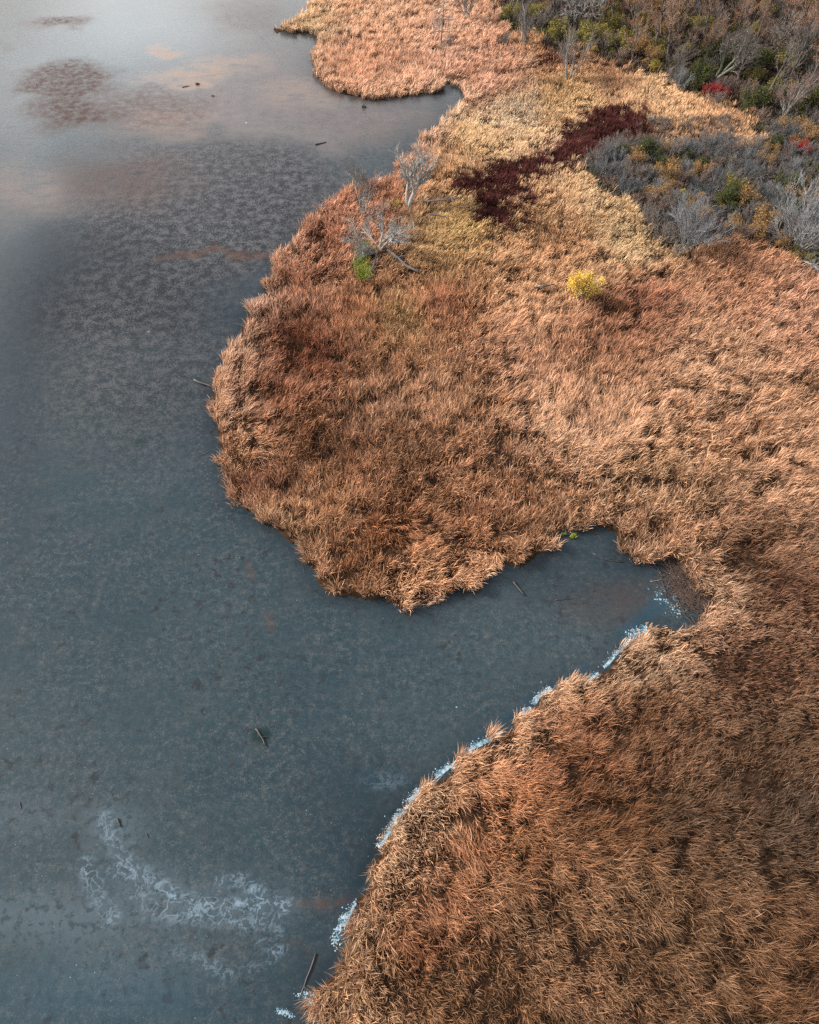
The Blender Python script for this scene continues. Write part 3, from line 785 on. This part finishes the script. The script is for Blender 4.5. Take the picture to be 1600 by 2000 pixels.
# single plants that can be pointed to
single = [
 ('bare_tree', P_SPRAWL[0], 742, 500, 1.3, .4, 'grey bare willow with a low spreading crown above the bright green patch', 'tree'),
 ('bare_tree', P_SPREAD[1], 806, 416, 1.3, 1.2, 'tall forked bare tree on the reed headland beside a small yellow sapling', 'tree'),
 ('bare_tree', P_FORK[1], 712, 425, 1.0, 2.2, 'thin pale bare tree at the reed edge, left of the forked tree', 'tree'),
 ('bare_conifer', P_CON, 861, 96, .98, 0, 'bare cone shaped larch standing alone in the peach reeds', 'tree'),
 ('bare_shrub', P_FORK[1], 909, 42, .85, .3, 'dark bare shrub in the peach reeds right of the cone shaped tree', 'shrub'),
 ('bare_tree', P_TALLG[0], 1009, 22, 1.0, 1, 'dark trunked tree at the top edge beside the peach reeds', 'tree'),
 ('bare_tree', P_FORK[0], 1020, 88, .9, 2, 'slender pale tree at the corner of meadow and reeds', 'tree'),
 ('bare_shrub', P_DOMEM[0], 985, 88, .85, 2, 'small round grey bush left of the slender pale tree', 'shrub'),
 ('bare_tree', P_FORK[1], 1110, 156, 1.1, 4, 'pale many stemmed tree on the far edge of the golden meadow', 'tree'),
 ('bare_tree', P_TALLW[0], 1128, 60, 1.15, 1, 'tree with whitish bare branches at the front of the wood near the top', 'tree'),
 ('bare_tree', P_TALLW[0], 1085, 30, 1.0, 4, 'whitish bare branched tree left of the first pale tree at the top of the wood', 'tree'),
 ('leafy_bush', P_YEL[1], 1130, 590, 1.12, 0, 'bright yellow leafy bush alone among the brown reeds', 'bush'),
 ('leafy_bush', P_YEL[0], 776, 410, .45, 1, 'tiny yellow sapling at the foot of the forked bare tree', 'bush'),
 ('bare_shrub', P_BROAD[0], 1335, 490, 1.3, 0, 'big silvery dome shaped bare shrub at the near edge of the thicket', 'shrub'),
 ('bare_tree', P_BROAD[1], 1556, 498, 1.75, 1, 'large silvery radiating bare tree at the right edge of the photo', 'tree'),
 ('leafy_bush', P_RED[0], 1390, 192, .95, 0, 'coral red bush at the meadow edge below the wood', 'bush'),
 ('leafy_bush', P_RED[0], 1478, 205, .8, 1, 'upright crimson bush right of the coral one', 'bush'),
 ('leafy_bush', P_RED[0], 1553, 308, .9, 2, 'scarlet bush in the grey thicket near the right edge', 'bush'),
 ('leafy_bush', P_RED[0], 1473, 328, .55, 3, 'small crimson bush left of the scarlet one in the grey thicket', 'bush'),
 ('leafy_bush', P_RED[0], 1428, 300, .5, 3, 'small red bush at the top of the grey thicket', 'bush'),
 ('leafy_bush', P_RED[0], 1404, 448, .45, 4, 'little red bush right of the silvery dome shrub', 'bush'),
 ('leafy_bush', P_RED[0], 1338, 152, .45, 4, 'faded red bush above the pale grey shrub by the meadow', 'bush'),
 ('spotted_tree', P_SPOT, 1528, 236, 1.0, 0, 'bare tree dotted with last pinkish brown leaves at the right', 'tree'),
 ('leafy_bush', P_GRN[0], 1598, 232, 1.5, 0, 'rounded olive green bush at the right edge of the wood', 'bush'),
 ('leafy_bush', P_YEL[0], 1176, 80, 1.0, 3, 'bright yellow green bush at the front left of the wood', 'bush'),
 ('leafy_bush', P_YEL[0], 1141, 58, .75, 5, 'smaller yellow bush beside the whitish tree', 'bush'),
 ('leafy_bush', P_DOMEY[0], 1180, 10, 1.5, 5, 'yellow green bush at the top edge behind the whitish tree', 'bush'),
 ('leafy_bush', P_YEL[0], 1062, 32, .5, 5, 'golden spot of a bush between the dark trunk and the whitish trees', 'bush'),
 ('leafy_bush', P_YEL[0], 1252, 100, .65, 2, 'yellow bush right of the rust crowned tree', 'bush'),
 ('leafy_bush', P_YEL[0], 1337, 112, .75, 1, 'yellow green bush in the middle of the wood edge', 'bush'),
 ('leafy_bush', P_YEL[0], 1275, 136, .6, 4, 'lime yellow bush at the meadow edge under the wood', 'bush'),
 ('leafy_bush', P_YEL[0], 1160, 102, .4, 4, 'small golden bush at the foot of the wood on the left', 'bush'),
 ('leafy_bush', P_YEL[0], 1403, 408, .6, 2, 'yellow topped bush in the middle of the grey thicket', 'bush'),
 ('leafy_bush', P_YEL[0], 1352, 352, .5, 2, 'pale yellow bush high in the grey thicket', 'bush'),
 ('leafy_bush', P_YEL[0], 1330, 388, .5, 3, 'yellow bush behind the silvery dome shrub', 'bush'),
 ('leafy_bush', P_DOMEY[1], 1425, 385, .95, 3, 'broad yellow green bush at the heart of the thicket', 'bush'),
 ('leafy_bush', P_DOMEY[0], 1588, 512, .95, 3, 'yellow green bush at the right edge beneath the radiating tree', 'bush'),
 ('leafy_bush', P_DOMEY[1], 1552, 508, .55, 1, 'small lime bush at the foot of the radiating tree', 'bush'),
 ('leafy_bush', P_YEL[0], 1550, 322, .3, 3, 'tiny yellow bush under the scarlet one', 'bush'),
 ('bare_shrub', P_DOMEB[0], 1325, 176, 1.25, 3, 'pale grey rounded shrub at the meadow edge below the wood', 'shrub'),
 ('bare_shrub', P_DOMEM[1], 1395, 208, .85, 3, 'tawny brown shrub below the coral red bush', 'shrub'),
 ('bare_tree', P_TALLR[0], 1232, 132, .8, 3, 'rust crowned tree with a dark trunk at the meadow edge', 'tree'),
 ('bare_tree', P_TALLR[1], 1195, 55, 1.1, 2, 'large tan crowned tree at the front of the wood', 'tree'),
 ('mossy_tree', P_MOSS[0], 1405, 150, 1.15, 2, 'green stemmed leaning tree at the front of the wood', 'tree'),
 ('mossy_tree', P_MOSS[0], 1552, 140, 1.35, 5, 'tall green stemmed tree fanning out at the right of the wood', 'tree'),
]
LM = [(800, 360, 'forked bare tree'), (1335, 450, 'silvery dome shrub'), (1556, 430, 'silvery radiating tree'), (1390, 182, 'coral red bush'), (1478, 192, 'crimson bush'),
      (1553, 296, 'scarlet bush'), (1530, 205, 'pink dotted tree'), (1176, 68, 'yellow green bush at the wood front'), (1337, 105, 'yellow green bush mid wood'), (1232, 100, 'rust crowned tree'),
      (1195, 25, 'large tan crowned tree'), (1128, 25, 'whitish branched tree'), (1405, 120, 'green stemmed leaning tree'), (1552, 90, 'tall green stemmed tree'), (1425, 375, 'broad yellow green thicket bush'),
      (1352, 345, 'pale yellow thicket bush'), (1403, 400, 'yellow topped thicket bush'), (1325, 165, 'pale grey rounded shrub'), (1595, 215, 'rounded olive bush'), (1275, 130, 'lime yellow bush'), (1200, 225, 'maroon sedge streak')]
ORD = ['nearest', 'second', 'third', 'fourth', 'fifth', 'sixth', 'seventh', 'eighth', 'ninth', 'tenth', 'eleventh', 'twelfth', 'thirteenth', 'fourteenth', 'fifteenth', 'sixteenth', 'seventeenth', 'eighteenth', 'nineteenth', 'twentieth', 'twenty-first', 'twenty-second', 'twenty-third', 'twenty-fourth', 'twenty-fifth', 'twenty-sixth']
def name_by_place(items):
    """items: (object, short description) -> each label says which one by its nearest landmark, side and rank"""
    rows = {}
    for o, desc in items:
        a, b_, _ = PX(o.location.x, o.location.y, 1.5)
        best = min(LM, key=lambda m: (m[0] - a) ** 2 + ((m[1] - b_) * 1.4) ** 2)
        dx, dy = a - best[0], (b_ - best[1]) * 1.3
        side = ('right of' if dx > 0 else 'left of') if abs(dx) > abs(dy) else ('below' if dy > 0 else 'above')
        rows.setdefault((desc, side, best[2]), []).append((math.hypot(dx, dy), o))
    for (desc, side, mk), l_ in rows.items():
        for i, (d_, o) in enumerate(sorted(l_, key=lambda q: q[0])):
            o['label'] = f'{desc}, {ORD[min(i, 25)]} {side} the {mk}'
for (nm, parts, qx, qy, s, rz, lab, cat) in single:
    x, y = at(qx, qy); place(nm, parts, x, y, s, rz, lab, cat, sz=1.3 if 'alone among' in lab else None)

# the wood and the thicket: many alike, each its own object
taken = [at(a[2], a[3]) for a in single]
def scatter(poly, n, mind, seed, keep=.55):
    rng = np.random.default_rng(seed)
    P = np.array(poly, float); out_ = []; tries = 0
    x0, x1, y0, y1 = P[:, 0].min(), P[:, 0].max(), P[:, 1].min(), P[:, 1].max()
    wp = Wn(P)
    a0, a1, b0, b1 = wp[:, 0].min(), wp[:, 0].max(), wp[:, 1].min(), wp[:, 1].max()
    while len(out_) < n and tries < 20000:
        tries += 1
        x, y = rng.uniform(a0, a1), rng.uniform(b0, b1)
        if not inside(wp, np.array([x]), np.array([y]))[0]: continue
        if any((x - a) ** 2 + (y - b_) ** 2 < mind ** 2 for a, b_ in out_): continue
        if any((x - a) ** 2 + (y - b_) ** 2 < (mind * keep) ** 2 for a, b_ in taken): continue
        out_.append((x, y))
    return out_
WOOD = [(1160,45),(1215,110),(1290,128),(1340,148),(1420,178),(1500,195),(1640,215),(1700,120),(1700,-60),(1100,-60),(1060,-10),(1120,20)]
WOODU = [(965,40),(1045,62),(1110,95),(1150,100),(1250,135),(1300,148),(1350,168),(1440,205),(1490,250),(1640,262),(1700,120),(1690,-30),(1010,-10),(985,15)]
THICKL = [(1140,325),(1200,290),(1290,300),(1380,285),(1470,300),(1510,265),(1640,262),(1690,560),(1540,508),(1480,488),(1385,462),(1300,482),(1265,445),(1245,408),(1205,385)]
rng = np.random.default_rng(5)
ALIKE = []
for (x, y) in scatter(WOOD, 92, 4.1, 1):
    if rng.random() < .66:
        ALIKE.append((place('woodland_tree', P_TALLR[rng.integers(3)], x, y, rng.uniform(.75, 1.2), rng.uniform(0, 6.28), '', 'tree', 'russet trees of the wood'), 'russet twigged tree'))
    else:
        ALIKE.append((place('woodland_tree', P_TALLG[rng.integers(2)], x, y, rng.uniform(.75, 1.15), rng.uniform(0, 6.28), '', 'tree', 'grey trees of the wood'), 'grey leafless tree'))
kinds = [('undergrowth_bush', P_DOMEY, .22, 'olive leaved bush', 'bush', 'olive bushes under the wood'),
         ('undergrowth_shrub', P_DOMER, .26, 'russet bare shrub', 'shrub', 'russet shrubs under the wood'),
         ('undergrowth_shrub', P_DOMEM, .26, 'brown bare shrub', 'shrub', 'brown shrubs under the wood'),
         ('undergrowth_bush', P_GRN, .10, 'dark green bush', 'bush', 'green bushes under the wood'),
         ('undergrowth_bush', P_GLD, .08, 'golden brown bush', 'bush', 'golden bushes under the wood')]
pr = np.array([k[2] for k in kinds]); pr /= pr.sum()
for (x, y) in scatter(WOODU, 190, 2.7, 2, .4):
    k = kinds[rng.choice(len(kinds), p=pr)]
    ALIKE.append((place(k[0], k[1][rng.integers(len(k[1]))], x, y, rng.uniform(.7, 1.25), rng.uniform(0, 6.28), '', k[4], k[5]), k[3]))
kinds = [('thicket_shrub', P_DOMEB, .36, 'blue grey bare shrub', 'shrub', 'blue grey shrubs of the thicket'),
         ('thicket_shrub', P_DOMEM, .28, 'brown thicket shrub', 'shrub', 'brown shrubs of the thicket'),
         ('thicket_shrub', P_DOMER, .20, 'reddish thicket shrub', 'shrub', 'reddish shrubs of the thicket'),
         ('thicket_bush', P_GLD, .12, 'faded golden thicket bush', 'bush', 'golden bushes of the thicket'),
         ('thicket_bush', P_GRN, .06, 'green thicket bush', 'bush', 'green bushes of the thicket')]
pr = np.array([k[2] for k in kinds]); pr /= pr.sum()
for (x, y) in scatter(THICKL, 270, 1.65, 3, .6):
    k = kinds[rng.choice(len(kinds), p=pr)]
    ALIKE.append((place(k[0], k[1][rng.integers(len(k[1]))], x, y, rng.uniform(.6, 1.15), rng.uniform(0, 6.28), '', k[4], k[5]), k[3]))

STRIP = [(1215,262),(1300,232),(1420,238),(1450,262),(1440,300),(1330,305),(1230,300),(1170,330),(1120,330)]
for (x, y) in scatter(STRIP, 34, 1.7, 4, .5):
    k = rng.integers(3); q = [P_DOMER, P_DOMEM, P_DOMEB][k]
    ALIKE.append((place('meadow_shrub', q[rng.integers(len(q))], x, y, rng.uniform(.38, .68), rng.uniform(0, 6.28), '', 'shrub', 'low shrubs at the meadow edge'), ['low russet shrub', 'low brown shrub', 'low grey shrub'][k]))
name_by_place(ALIKE)

# ------------------------------------------------------------------ logs, sticks, driftwood
def log_mesh(L, r, seed, stubs=3, bend=.08, knots=True):
    rng = np.random.default_rng(seed); tb = TB()
    P, e = wander(rng, np.array([-L / 2, 0, r * .7]), np.array([1.0, 0, 0]), L, 8, bend)
    P[:, 2] = r * .7 + .35 * (P[:, 2] - r * .7)
    R = np.linspace(r, r * .55, len(P)) * rng.uniform(.88, 1.12, len(P))
    P = np.vstack([P[:1] - [.001, 0, 0], P, P[-1:] + [.001, 0, 0]]); R = np.concatenate([[.002], R, [.002]])
    tb.tube(P, R, 8)
    for i in range(stubs):
        k = rng.integers(3, 8)
        d = np.array([.7, rng.choice([-1, 1]) * .8, rng.uniform(0, .4)])
        Q, _ = wander(rng, P[k], d / np.linalg.norm(d), L * rng.uniform(.12, .35), 4, .15)
        tb.tube(Q, np.linspace(R[k] * .5, .01, len(Q)), 5)
    return tb
def log(name, a, b_, r, seed, label, cat, mat=None, stubs=2, bend=.08):
    A0, B0 = W(*a), W(*b_); mid = (A0 + B0) / 2; d = B0 - A0
    me = log_mesh(d.length, r, seed, stubs, bend).mesh(name, mat or M_WETLOG)
    o = link(name, me, label=label, category=cat)
    o.location = (mid.x, mid.y, 0.0); o.rotation_euler = (0, 0, math.atan2(d.y, d.x))
    return o
log('fallen_log', (1003, 1137), (1018, 1166), .12, 1, 'short dark log lying on the mud at the mouth of the bay', 'log', M_WETLOG, 0)
log('fallen_log', (380, 743), (410, 762), .15, 2, 'log end jutting from the reed headland at its leftmost point', 'log', M_WETLOG, 1)
log('fallen_branch', (617, 1862), (603, 2000), .07, 3, 'long curved branch lying along the bank at the bottom', 'branch', M_WETLOG, 2, .1)
log('fallen_branch', (500, 1424), (528, 1452), .09, 4, 'brown branch lying in a green puddle on the mud', 'branch', M_WETLOG, 3, .15)
log('driftwood_stick', (230, 1600), (236, 1614), .1, 5, 'stubby black stick beside the milky film', 'stick', None, 1)
log('driftwood_stick', (138, 1488), (152, 1512), .05, 6, 'twiggy dark stick on the lower left mud', 'stick', None, 3, .2)
log('driftwood_stick', (38, 1568), (42, 1580), .06, 7, 'tiny dark stick at the far left of the mud', 'stick', None, 1)
log('driftwood_stick', (286, 1628), (292, 1636), .06, 8, 'tiny dark stick right of the milky film', 'stick', None, 1)
log('driftwood_stick', (616, 283), (638, 279), .12, 9, 'dark stick on open mud below the peach reed point', 'stick', None, 1)
log('driftwood_stick', (356, 171), (373, 167), .08, 10, 'thin stick near the tan patches', 'stick', None, 1)
log('driftwood_lump', (383, 165), (390, 166), .2, 11, 'dark lump of wood right of the thin stick', 'driftwood', None, 2)
log('driftwood_lump', (708, 209), (714, 211), .25, 12, 'dark lump of wood under the peach reed point', 'driftwood', None, 2)
log('driftwood_lump', (414, 187), (419, 188), .12, 13, 'small dark lump on the mud below the tan patches', 'driftwood', None, 2)
log('fallen_branch', (1158, 1081), (1217, 1106), .06, 14, 'long thin branch lying inside the bay', 'branch', None, 3, .1)
log('fallen_branch', (1270, 1136), (1292, 1134), .05, 15, 'pale short branch near the inner shore of the bay', 'branch', M_MID, 1, .1)
log('fallen_branch', (1085, 1172), (1122, 1173), .04, 16, 'faint straight twig on the middle of the bay mud', 'branch', None, 1, .04)
log('fallen_branch', (600, 1455), (602, 1456), .03, 17, 'speck of twig on the open mud', 'branch', None, 1, .04)
log('fallen_log', (826, 404), (905, 404), .17, 18, 'fallen trunk pointing right from the forked bare tree', 'log', M_MID, 4, .06).location.z = .75
log('fallen_log', (838, 428), (872, 434), .13, 19, 'second fallen trunk below the first one', 'log', M_DARK, 3, .06).location.z = .65
log('fallen_branch', (738, 500), (714, 560), .2, 20, 'dark fallen limb running down beside the bright green patch', 'branch', M_DARK, 4, .1).location.z = .8
log('fallen_branch', (752, 498), (812, 548), .22, 21, 'dark fallen limb running down right from the willow', 'branch', M_DARK, 6, .1).location.z = .9
log('fallen_branch', (1040, 580), (1085, 573), .14, 22, 'dark dead branch left of the yellow bush', 'branch', M_DARK, 5, .12).location.z = 1.3
log('driftwood_stick', (795, 1582), (770, 1576), .035, 23, 'thin reed stalk poking out over the foam', 'stick', M_MID, 0)

# scattered debris in the inner corner of the bay
rng = np.random.default_rng(77)
tb = TB()
wp = Wn(DEBRIS)
for i in range(700):
    for _ in range(30):
        q = np.array([rng.uniform(wp[:, 0].min(), wp[:, 0].max()), rng.uniform(wp[:, 1].min(), wp[:, 1].max())])
        if inside(wp, q[:1], q[1:])[0] and rng.random() < vnoise(q[0] * 1.2, q[1] * 1.2, 3) ** 1.2: break
    q = q + rng.normal(0, .75, 2)
    a = rng.uniform(0, math.pi) if rng.random() < .5 else rng.normal(-.8, .3)
    L_ = rng.uniform(.4, 2.0)
    P, _ = wander(rng, np.array([q[0], q[1], rng.uniform(.04, .14)]), np.array([math.cos(a), math.sin(a), rng.normal(0, .05)]), L_, 3, .06)
    tb.tube(P, np.linspace(.03, .012, 4) * rng.uniform(.6, 1.3), 4)
for i in range(140):                                          # flotsam twigs on the mud along the shore
    k = rng.integers(30, 70); q = SHORE[k] + (SHORE[k + 1] - SHORE[k]) * rng.random() + rng.normal(0, 1.0, 2)
    if inside(LAND, q[:1], q[1:])[0]: continue
    a = rng.uniform(0, math.pi); 
    P, _ = wander(rng, np.array([q[0], q[1], .02]), np.array([math.cos(a), math.sin(a), 0]), rng.uniform(.3, 1.4), 3, .08)
    P[:, 2] = .02
    tb.tube(P, np.linspace(.022, .01, 4), 4)
link('twig_litter', tb.mesh('twig_litter', wood_mat('rotting_stems', (.018, .011, .008), (.085, .05, .036))), kind='stuff', label='litter of broken reed stems and twigs in the inner corner of the bay')

# ------------------------------------------------------------------ green patches
def tuft_field(name, label, ells, n, cols, h=.35, w=.05):
    xx, yy, cc = [], [], []
    for (cx, cy, rx, ry, m_) in ells:
        k = int(n * m_)
        a = RNG.random(k) * 2 * math.pi; r = np.sqrt(RNG.random(k)) * RNG.uniform(.6, 1.1, k)
        w_ = Wn(np.stack([cx + rx * r * np.cos(a), cy + ry * r * np.sin(a)], 1)); xx.append(w_[:, 0]); yy.append(w_[:, 1])
    xx = np.concatenate(xx); yy = np.concatenate(yy); k = len(xx)
    c = s2l(np.array(cols, float))[RNG.integers(0, len(cols), k)] * RNG.uniform(.7, 1.3, (k, 1))
    return blades(name, M_REED, xx, yy, h * RNG.uniform(.6, 1.3, k), RNG.random(k) * 6.28, RNG.uniform(0, .5, k), RNG.uniform(.5, 1.5, k), w * RNG.uniform(.7, 1.3, k), c, K=4, bz=.05, label=label)
tuft_field('green_grass', 'bright green grass showing under the willow', [(712, 502, 14, 16, 1), (706, 530, 16, 20, .9), (712, 548, 12, 10, .5)], 1500, [(112, 130, 52), (135, 148, 66), (88, 105, 48)], 1.25, .06)
tuft_field('green_weed', 'tiny yellow green weed at the head of the bay', [(1119, 1049, 7, 5, 1), (1102, 1045, 6, 2, .3)], 110, [(125, 140, 50), (155, 160, 70)], .3, .04)

# ------------------------------------------------------------------ foam along the bank
def foam_mat():
    m, nt, N, L, out = base_mat('foam')
    b = N.new('ShaderNodeBsdfPrincipled'); b.inputs['Roughness'].default_value = .6
    tc = N.new('ShaderNodeTexCoord'); nz = N.new('ShaderNodeTexNoise'); nz.inputs['Scale'].default_value = 3
    cr = N.new('ShaderNodeValToRGB')
    cr.color_ramp.elements[0].position = .35; cr.color_ramp.elements[0].color = (.05, .14, .20, 1)
    cr.color_ramp.elements[1].position = .65; cr.color_ramp.elements[1].color = (.30, .38, .42, 1)
    L.new(tc.outputs['Object'], nz.inputs['Vector']); L.new(nz.outputs['Fac'], cr.inputs['Fac']); L.new(cr.outputs['Color'], b.inputs['Base Color'])
    L.new(b.outputs[0], out.inputs['Surface'])
    return m
def flakes(name, label, spots, mat, zz=.012):
    """spots: (x, y, radius) arrays -> irregular low lens shapes"""
    n = len(spots); K = 6 if len(spots) > 8000 else 9
    s = np.array(spots)
    a = np.linspace(0, 2 * math.pi, K, endpoint=False)[None, :] + RNG.normal(0, .12, (n, K))
    r = s[:, 2:3] * RNG.uniform(.45, 1.25, (n, K))
    st = RNG.uniform(.4, 1.0, n)[:, None]; ro = RNG.random(n)[:, None] * math.pi
    ux, uy = r * np.cos(a), r * np.sin(a) * st
    V = np.zeros((n, K + 1, 3))
    V[:, :K, 0] = s[:, 0:1] + ux * np.cos(ro) - uy * np.sin(ro); V[:, :K, 1] = s[:, 1:2] + ux * np.sin(ro) + uy * np.cos(ro)
    V[:, :K, 2] = .004
    V[:, K, 0] = s[:, 0]; V[:, K, 1] = s[:, 1]; V[:, K, 2] = zz + RNG.random(n) * .01
    b0 = (np.arange(n) * (K + 1))[:, None]; j = np.arange(K)[None, :]
    F = np.stack([b0 + j, b0 + (j + 1) % K, np.broadcast_to(b0 + K, (n, K))], 2).reshape(-1, 3)
    me = np_mesh(name, V.reshape(-1, 3), F, mat)
    return link(name, me, kind='stuff', label=label)
M_FOAM = foam_mat()
def along(pts, wpx, n, rmin, rmax, seed, thr=.5, ns=.9):
    rng = np.random.default_rng(seed); P = np.array(pts, float)
    seg = np.linalg.norm(np.diff(P, axis=0), axis=1); cum = np.concatenate([[0], np.cumsum(seg)])
    t = rng.random(n) * cum[-1]; k = np.clip(np.searchsorted(cum, t) - 1, 0, len(seg) - 1); f = (t - cum[k]) / seg[k]
    q = P[k] * (1 - f[:, None]) + P[k + 1] * f[:, None] + rng.normal(0, wpx, (n, 2))
    w_ = Wn(q)
    keep = fbm(w_[:, 0] * ns, w_[:, 1] * ns, seed, 3) > thr - .08 * rng.random(n)
    w_ = w_[keep]
    return [(a, b, r) for (a, b), r in zip(w_, (rmin + (rmax - rmin) * rng.random(len(w_)) ** 3) * .75)]
def on_shore(i0, i1, per_m, w_, rmax, seed, thr=.45):
    rng = np.random.default_rng(seed); o_ = []
    for i in range(i0, i1):
        a, b_ = SHORE[i], SHORE[i + 1]; L_ = np.linalg.norm(b_ - a); t_ = (b_ - a) / L_; n_ = np.array([-t_[1], t_[0]])
        k = int(per_m * L_); f = rng.random(k)
        sn = L_ * f + i * 3.7
        q = a + (b_ - a) * f[:, None] + n_ * (rng.gamma(1.6, w_, k) - .25 + .5 * (vnoise(sn * .9, sn * 0, seed) - .5))[:, None]
        keep = fbm(q[:, 0] * .8, q[:, 1] * .8, seed, 3) > thr - .07 * rng.random(k)
        o_ += [(x_, y_, .012 + rmax * v_ ** 3) for (x_, y_), v_ in zip(q[keep], rng.random(keep.sum()))]
    return o_
sp_ = []
sp_ += on_shore(5, 7, 400, .07, .05, 31, .5) + on_shore(8, 16, 900, .085, .055, 32, .475) + on_shore(16, 23, 500, .08, .05, 33, .47)
sp_ += along([(1286, 1165), (1305, 1160), (1318, 1180), (1326, 1192)], 8, 420, .03, .17, 1, .45, 1.4)
sp_ += along([(1226, 1243), (1255, 1232), (1262, 1222)], 6, 240, .03, .13, 2, .42, 1.2)
sp_ += along([(655, 1845), (665, 1805), (680, 1785)], 5, 420, .02, .12, 8, .42)
sp_ += along([(585, 1945), (605, 1940), (612, 1965)], 5, 160, .03, .13, 9, .45)
sp_ += along([(540, 1975), (560, 1977), (572, 1985)], 3, 140, .03, .11, 10, .45)
flakes('shore_foam', 'white and blue foam scum caught along the lower bank', sp_, M_FOAM)
rng = np.random.default_rng(9)
sp_ = []
for i in range(420):
    qx, qy = rng.uniform(0, 760), rng.uniform(500, 2000); w_ = W(qx, qy)
    if inside(LAND, np.array([w_.x]), np.array([w_.y]))[0]: continue
    sp_.append((w_.x, w_.y, rng.uniform(.012, .035)))
for (qx, qy, r) in [(290, 648, .14), (481, 240, .2), (892, 1381, .07), (707, 1355, .05)]:
    w_ = W(qx, qy); sp_.append((w_.x, w_.y, r))
flakes('foam_flecks', 'tiny pale flecks scattered over the mud', sp_, M_FOAM)

# animal tracks: little sunken prints strung in lines
m_print = wood_mat('print_mud', (.014, .018, .022), (.028, .034, .04), 4, .4)
def trail(pts, step, r, seed):
    rng = np.random.default_rng(seed); w_ = Wn(np.array(pts, float)); o_ = []
    for a, b_ in zip(w_[:-1], w_[1:]):
        L_ = np.linalg.norm(b_ - a); d = (b_ - a) / L_; n_ = np.array([-d[1], d[0]]); s = 0; side = 1
        while s < L_:
            q = a + d * s + n_ * side * .12 + rng.normal(0, .06, 2); o_.append((q[0], q[1], 1.35 * r * rng.uniform(.7, 1.3))); s += step * rng.uniform(.8, 1.2); side = -side
    return o_
tr = []
tr += trail([(386, 775), (390, 850), (398, 900), (404, 945), (416, 975), (432, 1000), (455, 1025), (470, 1055)], .42, .11, 1)
tr += trail([(1105, 1192), (1125, 1205), (1150, 1215), (1180, 1232)], .45, .10, 2)
tr += trail([(700, 1285), (730, 1310), (752, 1335), (756, 1360)], .55, .06, 3)
tr += trail([(708, 210), (720, 232), (716, 262), (706, 285)], .6, .14, 4)
tr += trail([(440, 25), (455, 48), (500, 60), (520, 85), (540, 110), (560, 135)], .7, .13, 5)
tr += trail([(560, 135), (590, 150), (594, 110), (570, 80), (520, 62)], .9, .12, 6)
tr += trail([(325, 208), (312, 225), (306, 245)], .6, .13, 7)
tr += trail([(596, 200), (610, 225), (635, 250), (665, 280)], .9, .12, 8)
tr += trail([(470, 0), (540, 25), (600, 20)], .9, .12, 9)
flakes('animal_tracks', 'lines of small dark footprints crossing the mud', tr, m_print, .006)
print('done')
